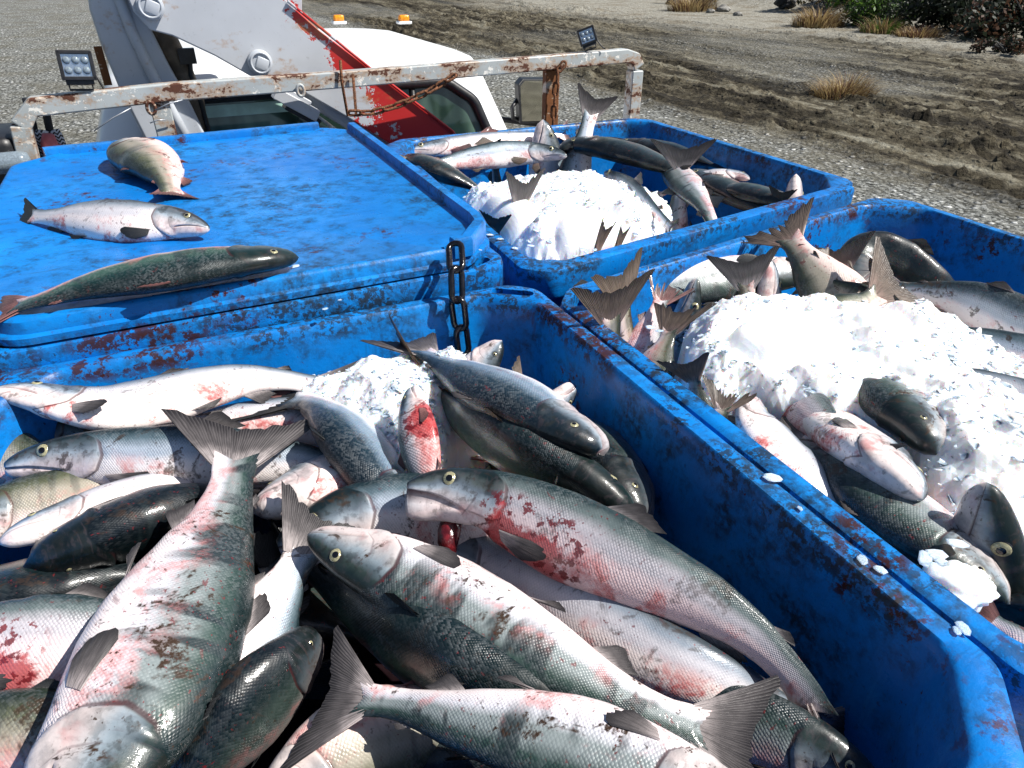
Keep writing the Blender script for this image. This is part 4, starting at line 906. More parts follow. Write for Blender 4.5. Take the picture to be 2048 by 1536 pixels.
LQ = [(-.755, 2.155), (1.005, 2.165), (1.0, 4.40), (-.745, 4.36)]
def ll_(k, z): return np.array([W((p[0], p[1], z)) for p in octa(offs(LQ, k), [.23, .16, .16, .20], .05, 5)])
V, F = loft([ll_(-.05, -.925), ll_(-.004, -.942), ll_(.004, -.938), ll_(.004, -.918), ll_(-.008, -.910), ll_(-.012, -.876), ll_(-.022, -.866), ll_(-.036, -.865), ll_(-.05, -.873), ll_(-.5, -.876)][::-1])
lid = mesh_obj("tote_lid", V, F, M['tote'])
hc = S_(906, 487, -.866)
cut(lid, [oval(hc, (1, .62), .062, .019, -1.0, -.7)]); sharp(lid, 40)
tag(lid, "stained blue lid with three whole salmon lying on it", "tote lid")
def lip(name, pts, wd, z0, z1):
    V, F = [], []; P = [np.asarray(p, float) for p in pts]; mb = MB()
    prof = [(-.5, z0), (-.5, z1-.012), (-.36, z1), (.36, z1), (.5, z1-.012), (.5, z0)]; rows = []
    for i, p in enumerate(P):
        t = unit((P[min(i+1, len(P)-1)]-P[max(i-1, 0)])); nn = np.array([t[1], -t[0]]); rows.append([W((*(p+nn*a*wd), z)) for a, z in prof])
    n = len(prof); V = np.concatenate(rows); F = [[i*n+k, i*n+(k+1) % n, (i+1)*n+(k+1) % n, (i+1)*n+k] for i in range(len(P)-1) for k in range(n)]+[list(range(n))[::-1], [(len(P)-1)*n+k for k in range(n)]]
    return sharp(mesh_obj(name, V, F, M['tote'], lid), 40)
lip("raised_edge", [(.80, 2.187), (.855, 2.19), (.965, 2.335), (.98, 2.42), (.978, 3.0), (.976, 3.7), (.972, 4.27)], .048, -.90, -.832)
lip("raised_edge", [(-.60, 4.325), (-.58, 4.33), (.2, 4.35), (.78, 4.372), (.80, 4.372)], .05, -.90, -.835)
tag(chain([W(aty(910, 488, 2.13)), W(aty(912, 515, 2.085)), W(aty(913, 560, 2.02)), W(aty(915, 612, 2.01)), W(aty(922, 660, 2.005)), W(aty(930, 722, 2.0)), W(aty(934, 760, 1.99))], .080, .0066, .040, 28).build("black_chain", M['chain_black'], None, True), "black chain hanging from the lid hole into the nearest tote", "chain")

# dark sheets added low in the open totes so the shaded gaps read black
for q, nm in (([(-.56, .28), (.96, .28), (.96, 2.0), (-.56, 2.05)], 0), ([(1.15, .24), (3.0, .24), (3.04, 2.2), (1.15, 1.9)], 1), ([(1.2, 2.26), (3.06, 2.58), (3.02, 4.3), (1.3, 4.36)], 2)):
    mb = MB(); mb.prism([W((p[0], p[1], -1.64)) for p in octa(q, [.15]*4)], np.array([0, 0, -.05])); tag(mb.build("gap_shade_sheet", M['gapshade'], None, False), "added dark sheet shading the gaps under the salmon", "shade sheet", None, "stuff")

# ------------------------------------------------------------------ salmon on the lid
GL = "salmon lying on the closed lid"
fish("pink flanked salmon lying with its tail towards the camera at the back of the lid", [(238, 296), (262, 305), (300, 322), (328, 352), (343, 384)], 98, (38, 66), 'brown', [-.82, -.805, -.815, -.84, -.855], 'fin_pink', group=GL, omit=('eye',), taillen=.55, spread=.7, seed=3)
fish("pale salmon with a wide mouth lying side up across the middle of the lid", [(416, 458), (350, 446), (270, 444), (180, 440), (105, 436), (66, 432)], 86, 112, 'pale', [-.835, -.825, -.82, -.825, -.84, -.85], 'fin_dark', group=GL, omit=('dorsal', 'adipose'), spread=.6, seed=4)
fish("dark green backed salmon lying along the front edge of the lid", [(592, 515), (520, 519), (420, 530), (300, 548), (180, 572), (90, 597), (40, 610)], 86, (-14, -24), 'teal', [-.835, -.815, -.812, -.812, -.82, -.835, -.85], 'fin_pink', group=GL, seed=5, omit=('pectoral', 'anal'))

# ------------------------------------------------------------------ salmon in the nearest tote
GA = "salmon heaped in the nearest tote"
def A(label, pts, w, roll, skin='silver', z=-1.25, **k): return fish(label, pts, w, roll, skin, z, group=GA, **k)
A("big muddy salmon lying lengthwise, tail up over the long silver salmon", [(105, 1745), (150, 1630), (210, 1510), (262, 1420), (325, 1300), (380, 1180), (428, 1070), (456, 985), (470, 925)], 300, (66, 80), 'green', [-1.09, -1.10, -1.10, -1.09, -1.09, -1.09, -1.09, -1.075, -1.06], fins='fin', seed=12, spread=1.15, taillen=.85)
A("broad salmon with dark barred back in the middle of the nearest tote", [(622, 1072), (700, 1106), (800, 1150), (930, 1224), (1080, 1307), (1220, 1381), (1325, 1428), (1396, 1454)], 198, 66, 'green', [-1.06, -1.07, -1.08, -1.09, -1.10, -1.115, -1.13, -1.14], seed=13, fins='fin')
A("gaping salmon with blood smeared behind its gills, on top of the heap", [(815, 976), (900, 980), (1010, 1014), (1140, 1074), (1270, 1138), (1400, 1202), (1510, 1276), (1588, 1358), (1625, 1418)], 182, (-84, -70), 'bloody', [-1.03, -1.03, -1.03, -1.035, -1.045, -1.06, -1.09, -1.13, -1.17], fins='fin', mouth=20, seed=14, tailroll=75)
A("bright silver salmon under the bloodied one, belly to the camera", [(800, 1050), (950, 1130), (1100, 1205), (1250, 1285), (1400, 1352), (1530, 1410), (1640, 1462)], 190, -76, 'pale', [-1.24, -1.22, -1.18, -1.16, -1.16, -1.22, -1.32], seed=15, fins='fin')
A("shaded salmon with its head in the bottom corner of the nearest tote", [(1760, 1580), (1680, 1535), (1600, 1495), (1500, 1462), (1400, 1440), (1260, 1420), (1140, 1400)], 170, 60, 'green', [-1.22, -1.21, -1.21, -1.22, -1.24, -1.28, -1.32], seed=16, fins='fin_brown')
A("salmon at the bottom edge with its dark tail fanned towards the middle", [(1560, 1660), (1430, 1600), (1250, 1525), (1060, 1468), (900, 1430), (800, 1408), (728, 1398)], 185, -70, 'green', [-1.06, -1.06, -1.06, -1.07, -1.09, -1.11, -1.12], seed=17, fins='fin', spread=1.2, taillen=1.05)
A("green backed salmon wedged under the barred one", [(1250, 1470), (1130, 1425), (1020, 1385), (900, 1325), (780, 1255), (680, 1190), (610, 1140)], 180, (20, 20), 'teal', [-1.20, -1.19, -1.185, -1.185, -1.20, -1.22, -1.24], seed=18, fins='fin_dark')
A("white bellied salmon tail rising beside the big muddy salmon", [(330, 1560), (400, 1460), (470, 1345), (530, 1230), (575, 1155), (600, 1112)], 200, (115, 80), 'silver', [-1.28, -1.25, -1.20, -1.16, -1.13, -1.12], seed=19, fins='fin', tailroll=8, spread=.85, taillen=1.0)
A("near black salmon with hooked snout between two tails at the bottom", [(626, 1262), (590, 1320), (530, 1385), (465, 1465), (390, 1560), (330, 1640)], 172, 34, 'dark', [-1.15, -1.16, -1.17, -1.19, -1.22, -1.26], seed=20, fins='fin_dark', mouth=9)
A("golden flanked salmon showing under the fanned tail at the bottom edge", [(520, 1640), (600, 1570), (690, 1505), (790, 1465), (900, 1450), (1020, 1450)], 200, 92, 'brown', [-1.22, -1.22, -1.22, -1.24, -1.27, -1.3], seed=21, fins='fin_pink')
A("long silver salmon with open gill edge lying across the left of the tote", [(12, 934), (70, 922), (150, 914), (270, 914), (420, 916), (560, 922), (690, 938), (790, 955)], 134, -84, 'silver', [-1.12, -1.115, -1.11, -1.11, -1.115, -1.13, -1.16, -1.20], mouth=4, seed=22, fins='fin')
A("curved blue backed salmon whose tail lies over the ice patch", [(850, 1075), (800, 1010), (750, 945), (705, 880), (660, 832), (620, 806), (588, 800)], 128, (-26, -40), 'blue', [-1.22, -1.15, -1.11, -1.09, -1.085, -1.09, -1.10], seed=23, fins='fin_dark', omit=('eye', 'pectoral'))
A("silver salmon with reddened fin lying under the gaping head", [(556, 1092), (622, 1062), (710, 1030), (840, 1022), (1000, 1060), (1140, 1130), (1270, 1205)], 160, -78, 'silver', [-1.16, -1.15, -1.135, -1.14, -1.17, -1.23, -1.28], seed=24, mouth=5, fins='fin_pink')
A("belly up salmon head with red gills beside the rising tail", [(510, 1020), (560, 1000), (620, 975), (700, 948), (800, 920), (900, 900)], 128, (-165, -150), 'pale', [-1.13, -1.13, -1.14, -1.17, -1.21, -1.26], seed=25, fins='fin_pink')
A("pale bellied salmon along the back wall at the left with raised fins", [(-8, 782), (70, 792), (150, 808), (230, 815), (320, 802), (410, 776), (500, 760), (580, 762), (640, 772)], 106, (-142, -112), 'pale', [-1.0, -1.02, -1.04, -1.05, -1.055, -1.05, -1.055, -1.07, -1.085], seed=26, fins='fin', pd=.25)
A("white flanked salmon half hidden above the long silver salmon", [(900, 900), (780, 868), (660, 846), (540, 838), (420, 846), (320, 862), (262, 876)], 96, 106, 'pale', [-1.24, -1.21, -1.17, -1.15, -1.15, -1.16, -1.17], seed=27, fins='fin_pink')
A("small green salmon head with yellow eye poking out at the left", [(48, 836), (95, 852), (150, 872), (230, 895), (330, 915), (450, 935)], 88, -70, 'green', [-1.15, -1.16, -1.18, -1.22, -1.26, -1.3], seed=28)
A("salmon snout with dark lip showing below the raised fins", [(397, 782), (370, 802), (330, 832), (270, 870), (200, 905), (130, 940)], 82, 130, 'pale', [-1.10, -1.12, -1.16, -1.21, -1.26, -1.3], seed=29)
A("belly up salmon with long white jaw at the left edge", [(4, 1084), (60, 1062), (140, 1036), (240, 1006), (350, 985), (470, 968), (580, 955)], 108, (-150, -130), 'pale', [-1.12, -1.12, -1.13, -1.14, -1.17, -1.21, -1.25], seed=30, fins='fin')
A("grey salmon with green gill cover cut off by the left edge", [(-150, 1070), (-60, 1048), (30, 1022), (130, 1000), (240, 985), (360, 975), (470, 970)], 140, -105, 'brown', [-1.17, -1.17, -1.18, -1.19, -1.21, -1.24, -1.27], seed=31)
A("dark backed salmon pointing left below the white jaw", [(62, 1128), (130, 1105), (220, 1072), (320, 1040), (430, 1010), (540, 990)], 150, -8, 'dark', [-1.14, -1.15, -1.16, -1.19, -1.23, -1.27], seed=32, fins='fin_dark')
A("black salmon back deep in the heap at the left edge", [(-180, 1220), (-60, 1195), (60, 1175), (180, 1155), (300, 1140), (420, 1125)], 130, 10, 'dark', [-1.22, -1.22, -1.22, -1.24, -1.27, -1.3], seed=33, fins='fin_dark')
A("broad silver salmon with bloodied pectoral fin at the left edge", [(-200, 1300), (-100, 1300), (10, 1296), (120, 1290), (230, 1292), (350, 1300), (460, 1310)], 205, -92, 'bloody', [-1.15, -1.15, -1.155, -1.16, -1.18, -1.22, -1.26], seed=34, fins='fin')
A("dull pink salmon filling the bottom left corner", [(-220, 1500), (-110, 1490), (0, 1480), (110, 1472), (230, 1470), (350, 1480)], 190, -80, 'brown', [-1.17, -1.17, -1.17, -1.18, -1.22, -1.27], seed=35, fins='fin_dark')
A("brown flanked salmon at the left edge beyond the long silver one", [(170, 990), (110, 965), (50, 935), (-10, 905), (-80, 870), (-150, 840)], 130, 80, 'brown', [-1.26, -1.22, -1.18, -1.16, -1.16, -1.17], seed=36)
A("pink pale salmon side at the left edge below the snout of another", [(-180, 800), (-100, 820), (-20, 845), (60, 872), (150, 905), (250, 940)], 120, -100, 'pale', [-1.13, -1.14, -1.16, -1.19, -1.24, -1.28], seed=37)
A("salmon head with bloody throat pointing up out of the ice patch", [(824, 776), (826, 812), (834, 862), (846, 925), (856, 990), (862, 1060)], 82, (112, 120), 'bloody', [-.965, -.98, -1.0, -1.05, -1.12, -1.2], seed=38, fins='fin_pink', mouth=6)
A("dark blue salmon with white jaw crossing to the right wall", [(1200, 905), (1170, 882), (1110, 848), (1030, 800), (950, 762), (890, 730), (850, 706)], 124, (-20, -30), 'blue', [-1.03, -1.02, -1.015, -1.01, -1.02, -1.03, -1.03], seed=39, fins='fin', taillen=.8, mouth=14, omit=('pectoral', 'pelvic'))
A("green sheened salmon lying below the dark blue one", [(1262, 1030), (1200, 986), (1120, 938), (1030, 893), (940, 843), (885, 802), (860, 780)], 132, (14, 24), 'teal', [-1.14, -1.13, -1.12, -1.11, -1.11, -1.11, -1.11], seed=40, fins='fin_brown')
A("dark salmon squeezed against the right wall", [(1282, 1040), (1256, 985), (1222, 930), (1180, 885), (1130, 850), (1080, 820)], 118, -20, 'dark', [-1.20, -1.19, -1.19, -1.20, -1.22, -1.25], seed=41, fins='fin_dark')
A("upright salmon head beside the black chain", [(1001, 684), (984, 706), (960, 735), (930, 775), (905, 830), (890, 900)], 84, (-62, -60), 'silver', [-1.06, -1.09, -1.13, -1.2, -1.28, -1.36], seed=42)
A("salmon snout with open pink mouth at the right wall", [(1150, 776), (1132, 792), (1100, 818), (1060, 850), (1010, 890), (960, 930)], 74, -110, 'pale', [-1.10, -1.12, -1.15, -1.2, -1.26, -1.32], seed=43, mouth=15)
A("ragged dark tail standing in a black gap beside the muddy salmon", [(600, 1330), (580, 1270), (560, 1215), (548, 1170), (541, 1130)], 130, 100, 'dark', [-1.36, -1.33, -1.29, -1.25, -1.22], seed=44, fins='fin_dark', tailroll=20)
A("tattered brown tail in the ice below the upright head", [(1120, 900), (1090, 850), (1062, 810), (1045, 782), (1034, 768)], 78, -70, 'brown', [-1.26, -1.22, -1.17, -1.13, -1.11], seed=45, fins='fin_brown', taillen=.8, rag=.2)
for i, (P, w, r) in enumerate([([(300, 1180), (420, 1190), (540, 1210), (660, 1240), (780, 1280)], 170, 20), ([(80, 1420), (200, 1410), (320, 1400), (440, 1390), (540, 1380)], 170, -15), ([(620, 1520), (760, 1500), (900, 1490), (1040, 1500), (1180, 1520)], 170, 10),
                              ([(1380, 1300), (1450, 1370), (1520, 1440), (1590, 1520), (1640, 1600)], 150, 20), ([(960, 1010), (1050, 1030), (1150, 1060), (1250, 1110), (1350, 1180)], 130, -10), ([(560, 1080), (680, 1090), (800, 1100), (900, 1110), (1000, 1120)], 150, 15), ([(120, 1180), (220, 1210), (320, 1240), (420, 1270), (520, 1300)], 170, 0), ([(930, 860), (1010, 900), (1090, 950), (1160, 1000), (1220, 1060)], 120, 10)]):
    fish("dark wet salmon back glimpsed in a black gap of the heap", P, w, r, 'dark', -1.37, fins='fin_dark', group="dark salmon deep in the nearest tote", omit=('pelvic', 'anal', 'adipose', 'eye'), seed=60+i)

# ------------------------------------------------------------------ salmon in the right tote
GB = "salmon iced in the right tote"
def Bf(label, pts, w, roll, skin='silver', z=-1.15, **k): return fish(label, pts, w, roll, skin, z, group=GB, **k)
stand("salmon tail standing upright in the corner of the right tote, nearest the slot", 1222, 640, -.99, (.10, .05, -1), .50, 104, (112, 118), 'brown', group=GB, fins='fin_brown', seed=71, spread=.95, taillen=1.2, omit=('anal', 'adipose', 'dorsal', 'pelvic'))
stand("second brown salmon tail standing crosswise behind the first", 1246, 606, -1.00, (.15, -.05, -1), .50, 84, (150, 140), 'brown', group=GB, fins='fin_brown', seed=72, spread=.9, taillen=1.1, omit=('anal', 'adipose', 'dorsal', 'pelvic'))
Bf("green salmon lying along the back wall of the right tote", [(1640, 545), (1560, 548), (1470, 556), (1380, 570), (1300, 582), (1240, 590), (1200, 594)], 92, -66, 'green', [-1.11, -1.10, -1.10, -1.10, -1.11, -1.12, -1.12], seed=73, fins='fin_dark')
Bf("torn pink salmon tail near the corner of the right tote", [(1290, 800), (1285, 740), (1290, 690), (1305, 640), (1322, 602)], 84, 92, 'bloody', [-1.28, -1.22, -1.15, -1.08, -1.03], seed=74, fins='fin_pink', taillen=.95, rag=.3)
Bf("salmon tail edge on rising beside the ice at the left of the right tote", [(1270, 830), (1290, 780), (1310, 730), (1328, 690), (1338, 665)], 90, 55, 'brown', [-1.25, -1.20, -1.14, -1.09, -1.06], seed=75, fins='fin_brown', taillen=1.1, rag=.15)
stand("dark salmon head facing up at the back edge of the ice", 1392, 560, -1.04, (-.35, -.25, -1), .5, 78, -80, 'green', False, group=GB, seed=76)
stand("pinkish salmon tail spread against the blue wall of the right tote", 1492, 572, -1.06, (.1, -.25, -1), .5, 90, (-78, -80), 'brown', group=GB, fins='fin', seed=77, taillen=1.1, omit=('anal', 'adipose', 'dorsal', 'pelvic'))
stand("pale salmon snout poking straight up between the tails", 1540, 524, -1.0, (.1, -.12, -1), .5, 66, (-150, -150), 'pale', False, group=GB, seed=78)
Bf("large brown salmon tail raised highest against the back wall", [(1760, 720), (1720, 660), (1672, 598), (1628, 540), (1598, 500), (1582, 480)], 128, (-70, -75), 'brown', [-1.25, -1.18, -1.10, -1.02, -.97, -.95], seed=79, fins='fin_brown', spread=1.1, taillen=.95, rag=.15)
stand("grey salmon tail upright beside the dark head", 1676, 545, -1.04, (.15, -.3, -1), .5, 96, (-82, -84), 'silver', group=GB, fins='fin', seed=80, taillen=1.05, spread=1.0, omit=('anal', 'adipose', 'dorsal', 'pelvic'))
Bf("dark salmon with amber eye leaning on the back wall", [(1704, 590), (1722, 530), (1752, 520), (1800, 540), (1850, 572), (1910, 610), (1960, 650)], 116, -75, 'dark', [-1.08, -1.04, -1.04, -1.07, -1.11, -1.18, -1.25], seed=81, fins='fin_dark')
Bf("broad brown salmon tail fanned low in front of the dark head", [(1590, 700), (1640, 660), (1690, 630), (1728, 608), (1752, 592)], 120, -86, 'brown', [-1.16, -1.12, -1.07, -1.04, -1.02], seed=82, fins='fin_brown', spread=1.2, taillen=1.0)
Bf("low tail arc lying on the ice before the grey tail", [(1780, 640), (1740, 615), (1700, 592), (1670, 576), (1650, 566)], 74, 80, 'brown', [-1.14, -1.1, -1.07, -1.05, -1.045], seed=83, fins='fin_brown')
Bf("silver salmon along the far right wall of the right tote", [(2200, 720), (2120, 680), (2040, 645), (1960, 612), (1890, 590), (1830, 582), (1790, 580)], 100, 62, 'silver', [-1.2, -1.16, -1.13, -1.11, -1.1, -1.1, -1.1], seed=84)
Bf("purple grey salmon flank showing through the ice at the right edge", [(2260, 790), (2160, 752), (2060, 716), (1970, 690), (1890, 668), (1830, 655)], 84, 85, 'silver', -1.085, seed=85, fins='fin_dark', omit=('pectoral', 'pelvic', 'dorsal', 'anal'))
Bf("pink salmon side half under ice at the right edge", [(2250, 900), (2150, 850), (2050, 800), (1960, 766), (1890, 748), (1830, 735)], 76, 95, 'pale', -1.085, seed=86, omit=('pectoral', 'pelvic', 'dorsal', 'anal'))
Bf("saw edged brown tail lobe standing in the ice near the left rim", [(1400, 900), (1398, 850), (1394, 805), (1390, 770), (1387, 760)], 72, 62, 'brown', [-1.2, -1.14, -1.08, -1.03, -1.015], seed=87, fins='fin_brown', taillen=1.05)
Bf("split brown tail standing just inside the left rim", [(1420, 960), (1424, 910), (1430, 870), (1438, 835), (1444, 818)], 82, 82, 'brown', [-1.22, -1.16, -1.09, -1.03, -1.01], seed=88, fins='fin_brown', taillen=.95, rag=.4, spread=1.15)
Bf("white bellied salmon sliding down inside the left rim", [(1508, 800), (1512, 838), (1540, 880), (1580, 930), (1630, 985), (1690, 1050), (1740, 1100)], 104, (-140, -120), 'pale', [-1.06, -1.05, -1.05, -1.06, -1.08, -1.12, -1.16], seed=89, fins='fin', omit=('pectoral', 'anal'))
Bf("long dark green salmon running down beside the left rim", [(2010, 1200), (1950, 1150), (1880, 1090), (1800, 1030), (1715, 968), (1640, 912), (1600, 882)], 140, (-25, -35), 'green', [-1.10, -1.09, -1.08, -1.075, -1.07, -1.07, -1.075], seed=90, fins='fin', omit=('pectoral', 'pelvic', 'anal'))
Bf("red blotched salmon tail half buried in the ice", [(1560, 770), (1600, 812), (1640, 850), (1672, 882), (1694, 902)], 102, -95, 'bloody', [-1.10, -1.07, -1.05, -1.035, -1.03], seed=91, fins='fin', taillen=1.1, omit=('adipose', 'anal', 'dorsal', 'pectoral', 'pelvic'))
Bf("belly up salmon head with freckled white throat on the dark green salmon", [(1838, 992), (1806, 962), (1760, 925), (1710, 890), (1660, 850), (1600, 800)], 118, (170, 160), 'pale', [-1.0, -1.005, -1.02, -1.07, -1.13, -1.2], seed=92, fins='fin')
Bf("olive backed salmon emerging from the ice by its head", [(1872, 905), (1858, 880), (1836, 850), (1800, 815), (1760, 785), (1700, 760)], 128, (-25, -20), 'green', [-1.03, -1.02, -1.02, -1.04, -1.09, -1.16], seed=93, fins='fin_dark', omit=('dorsal',))
stand("large salmon head rising from the ice with a yellow eye", 1974, 974, -.93, (.16, -.28, -1), .62, 190, (-72, -72), 'green', False, group=GB, seed=94, fins='fin_dark')
Bf("dark salmon flank in shade at the right edge below the large head", [(2300, 1290), (2200, 1262), (2110, 1240), (2030, 1222), (1960, 1210)], 150, 30, 'dark', -1.16, seed=95, fins='fin_dark')
Bf("pink edged salmon scrap by the rim at the right edge", [(2180, 1400), (2120, 1350), (2060, 1300), (2020, 1265), (1985, 1240)], 90, 110, 'bloody', -1.10, seed=96, fins='fin_pink')

# ------------------------------------------------------------------ salmon in the far tote
GC = "salmon iced in the far tote"
def Cf(label, pts, w, roll, skin='silver', z=-1.1, **k): return fish(label, pts, w, roll, skin, z, group=GC, **k)
Cf("pink and white salmon along the back wall of the far tote", [(806, 304), (850, 298), (910, 292), (970, 286), (1030, 278), (1080, 272), (1120, 268)], 42, -115, 'pale', [-1.07, -1.06, -1.055, -1.05, -1.05, -1.05, -1.05], seed=101, fins='fin_pink', pd=.3)
Cf("smooth grey flanked salmon in front of the pink one, head to the right", [(1132, 312), (1095, 306), (1040, 306), (980, 312), (920, 321), (868, 332), (840, 338)], 52, 98, 'silver', [-1.05, -1.045, -1.04, -1.04, -1.045, -1.05, -1.055], seed=102, fins='fin_brown', pd=.3)
Cf("dark rounded salmon back at the left corner of the far tote", [(812, 318), (832, 324), (860, 335), (892, 348), (930, 365), (970, 385)], 50, 10, 'dark', [-1.03, -1.03, -1.035, -1.06, -1.1, -1.15], seed=103, fins='fin_dark')
stand("salmon head pointing straight up at the back of the far tote", 1086, 243, -.94, (-.02, -.35, -1), .5, 80, (-95, -95), 'silver', False, group=GC, seed=104, fins='fin_brown', pd=.8)
stand("dark fin tip standing beside the upright head", 985, 300, -1.02, (.1, -.1, -1), .45, 34, 60, 'dark', group=GC, fins='fin_dark', seed=105, taillen=.9)
stand("tall bright salmon tail standing highest at the back of the far tote", 1180, 232, -.875, (-.42, -.25, -1), .5, 80, (-66, -68), 'silver', group=GC, fins='fin', seed=106, taillen=.85, spread=.85)
Cf("long dark salmon curving behind the ice of the far tote", [(1120, 300), (1150, 290), (1200, 294), (1260, 308), (1320, 328), (1370, 350), (1400, 366)], 52, 10, 'dark', [-1.06, -1.04, -1.03, -1.035, -1.05, -1.08, -1.1], seed=107, fins='fin_dark')
Cf("black salmon back against the far right wall corner", [(1230, 288), (1270, 292), (1310, 298), (1350, 306), (1390, 318), (1430, 332)], 44, 0, 'dark', -1.09, seed=108, fins='fin_dark')
stand("pale fan shaped tail against the shaded right wall of the far tote", 1362, 338, -1.03, (-.1, -.2, -1), .45, 58, (-82, -84), 'silver', group=GC, fins='fin', seed=109, taillen=1.35, spread=1.2)
Cf("grey green salmon shoulder sloping out of the right side of the ice", [(1330, 330), (1358, 356), (1385, 384), (1408, 412), (1425, 445), (1440, 480)], 66, 62, 'green', [-1.12, -1.06, -1.03, -1.02, -1.05, -1.1], seed=110, fins='fin_dark')
Cf("dark tangled salmon in the shade right of the ice", [(1380, 345), (1420, 362), (1460, 384), (1500, 405), (1540, 425), (1580, 440)], 56, 20, 'dark', -1.09, seed=111, fins='fin_dark')
Cf("salmon with white jaw tip pointing at the right wall", [(1498, 358), (1475, 352), (1440, 352), (1400, 360), (1360, 372), (1320, 390)], 32, (150, 140), 'pale', [-1.04, -1.04, -1.05, -1.09, -1.14, -1.2], seed=112)
stand("white chinned salmon head upright near the rim slot of the far tote", 1592, 352, -.955, (.03, -.1, -1), .5, 52, (-168, -168), 'pale', False, group=GC, seed=113)
stand("dark green fin beside the white chinned head", 1560, 402, -1.03, (-.1, -.1, -1), .45, 40, 70, 'dark', group=GC, fins='fin_dark', seed=114)
Cf("dark green salmon back under the white jaw tip", [(1600, 420), (1560, 405), (1510, 390), (1465, 380), (1420, 376)], 50, -10, 'dark', [-1.06, -1.055, -1.055, -1.07, -1.1], seed=115, fins='fin_dark')
Cf("grey salmon fin edge along the near rim of the far tote", [(1210, 345), (1250, 372), (1285, 400), (1315, 428), (1340, 455)], 46, -70, 'silver', [-1.14, -1.08, -1.03, -1.01, -1.015], seed=116, taillen=.6)
stand("forked grey tail standing in the middle of the far ice mound", 1040, 418, -1.0, (-.15, .05, -1), .5, 50, (-50, -40), 'silver', group=GC, fins='fin', seed=117, taillen=1.75, spread=.85, omit=('anal', 'adipose', 'dorsal', 'pelvic'))
stand("small dark tail tip at the left edge of the far ice mound", 992, 458, -1.03, (.05, .05, -1), .45, 40, 62, 'dark', group=GC, fins='fin_dark', seed=118, taillen=1.2)
stand("slim brown tail blade leaning right by the near rim", 1196, 496, -1.02, (-.4, -.05, -1), .45, 34, (-40, -35), 'bloody', group=GC, fins='fin_brown', seed=119, spread=.4, taillen=1.9, omit=('anal', 'adipose', 'dorsal', 'pelvic'))
stand("short pink based tail blade by the near rim", 1236, 492, -1.02, (-.4, -.05, -1), .45, 28, (-30, -30), 'bloody', group=GC, fins='fin_brown', seed=120, spread=.4, taillen=1.6, omit=('anal', 'adipose', 'dorsal', 'pelvic'))

# ------------------------------------------------------------------ ice
def mound(*bs, low=-9.0):
    def f(x, y):
        z = np.full(np.shape(x), -9.0)
        for (px, py, zz, sx, sy) in bs:
            c = at(px, py, zz); d = ((x-c[0])/sx)**2+((y-c[1])/sy)**2; z = np.maximum(z, zz-0.16*d)
        return np.maximum(z, low)
    return f
def outline(pp, z):
    o = []
    for q in pp: o += [np.array(v) for v in ((3.04, 1.8), (3.045, .36), (2.93, .20), (1.85, .19), (1.72, .40))] if q == 'edge' else [at(*q, z)[:2]]
    return o
ice_heap("ice", "white flake ice between salmon at the back of the nearest tote", outline([(540, 775), (590, 738), (700, 716), (800, 700), (900, 684), (985, 725), (1020, 790), (930, 840), (905, 920), (900, 1010), (810, 1000), (740, 910), (660, 840), (560, 805)], -1.09),
         mound((640, 765, -1.035, .5, .35), (760, 750, -1.02, .5, .35), (900, 730, -1.03, .4, .3), (800, 830, -1.05, .4, .5), (840, 920, -1.075, .35, .45)), 1200, size=.0075, rg=np.random.default_rng(3))
ice_heap("ice", "large bright mound of flake ice over the right tote", outline([(1345, 640), (1390, 575), (1480, 570), (1600, 575), (1720, 590), (1860, 596), (1990, 640), (2150, 720), 'edge', (2060, 1150), (1900, 1130), (1850, 1000), (1800, 900), (1640, 850), (1500, 800), (1400, 790), (1350, 740)], -1.05),
         mound((1600, 700, -1.00, .8, .75), (1460, 690, -1.0, .5, .5), (1800, 760, -1.01, .7, .6), (1980, 880, -.995, .7, .7), (1720, 640, -1.0, .8, .6), (2100, 800, -1.05, .8, .8), (1900, 690, -1.05, .8, .6), (1980, 1050, -1.06, .5, .5), low=-1.24), 3600, size=.0085, rg=np.random.default_rng(4), smooth=[(1580, 668, -1.0, .20, .16, .05), (1760, 640, -1.0, .09, .08, .02)])
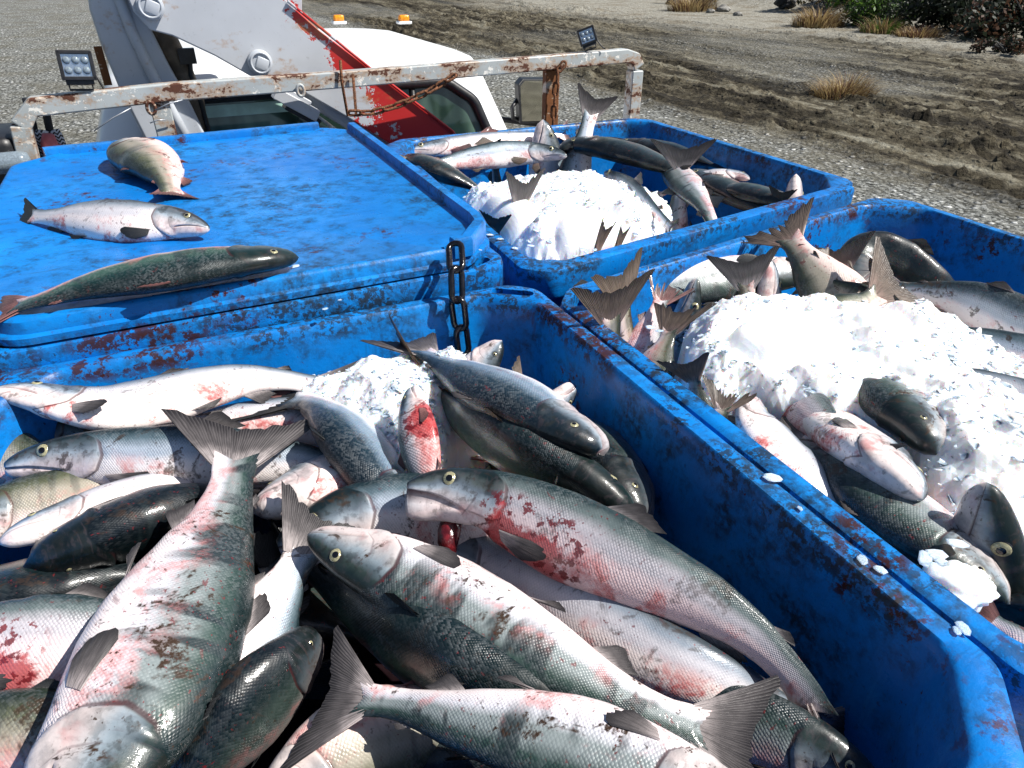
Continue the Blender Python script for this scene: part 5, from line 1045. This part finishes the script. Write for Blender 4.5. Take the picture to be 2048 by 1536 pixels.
ice_heap("ice", "white heaped flake ice in the far tote", outline([(905, 372), (960, 350), (1080, 335), (1130, 318), (1250, 318), (1320, 340), (1360, 365), (1368, 410), (1335, 450), (1300, 470), (1250, 482), (1150, 492), (1080, 495), (1010, 470), (950, 430)], -1.02),
         mound((1130, 400, -.97, .8, 1.0), (1050, 440, -1.0, .5, .6), (1250, 420, -.985, .6, .8), (1000, 380, -1.02, .6, .8), (960, 430, -1.02, .6, .6), (1100, 485, -1.01, .8, .6), (1250, 470, -1.005, .8, .6)), 1900, size=.008, rg=np.random.default_rng(5), smooth=[(1000, 420, -1.0, .16, .22, .04), (1190, 460, -.99, .16, .2, .03)])
LC = "small clear ice chip lying loose on a blue tote rim or lid"
for i, (px, py, z, s) in enumerate([(1545, 957, -.995, .020), (1300, 655, -.995, .017), (1318, 662, -.995, .010), (1030, 497, -.995, .016), (1062, 492, -.995, .018), (1133, 492, -.995, .014), (1150, 512, -.99, .012), (1172, 505, -.985, .013), (1190, 500, -.985, .011), (1165, 497, -.985, .010), (980, 470, -.995, .016), (968, 455, -.995, .013), (1000, 478, -.995, .011),
                                    (352, 577, -.868, .011), (400, 568, -.868, .013), (378, 572, -.868, .008), (590, 533, -.87, .014), (575, 528, -.87, .010), (355, 660, -.995, .010), (395, 652, -.995, .011), (430, 650, -.995, .009), (650, 618, -.945, .009), (1925, 1255, -.995, .013), (1760, 1140, -.995, .015), (1725, 1120, -.995, .011), (1915, 1262, -.995, .010), (1600, 1017, -.995, .008), (770, 577, -.995, .009), (855, 565, -.995, .008), (960, 500, -.865, .008), (680, 600, -.945, .008)]):
    chip(W(at(px, py, z)), s*.72, 300+i, LC)
chip(W(at(1913, 1172, -1.03)), .034, 350, "round lump of white ice by the rim of the right tote", None, True)
for i, (px, py) in enumerate([(1872, 1110), (1888, 1128), (1862, 1132), (1900, 1140), (1882, 1150), (1850, 1118), (1915, 1088)]):
    chip(W(at(px, py, -1.015)), .014, 360+i, "ice flake scattered on the dark green salmon by the round ice lump", "ice flakes on the dark green salmon")
# torn gill hanging from the gaping salmon
mb = MB(); P = [W(at(a, b_, z)) for a, b_, z in [(898, 1042, -1.10), (899, 1060, -1.105), (896, 1085, -1.12), (899, 1108, -1.135)]]
mb.tube(P, [.012, .016, .014, .009], 10); mb.tube([p+np.array([.013, .004, .004]) for p in P[:3]], [.006, .008, .005], 8)
g = mb.build("torn_gill", M['gut'], FISH[5], True)
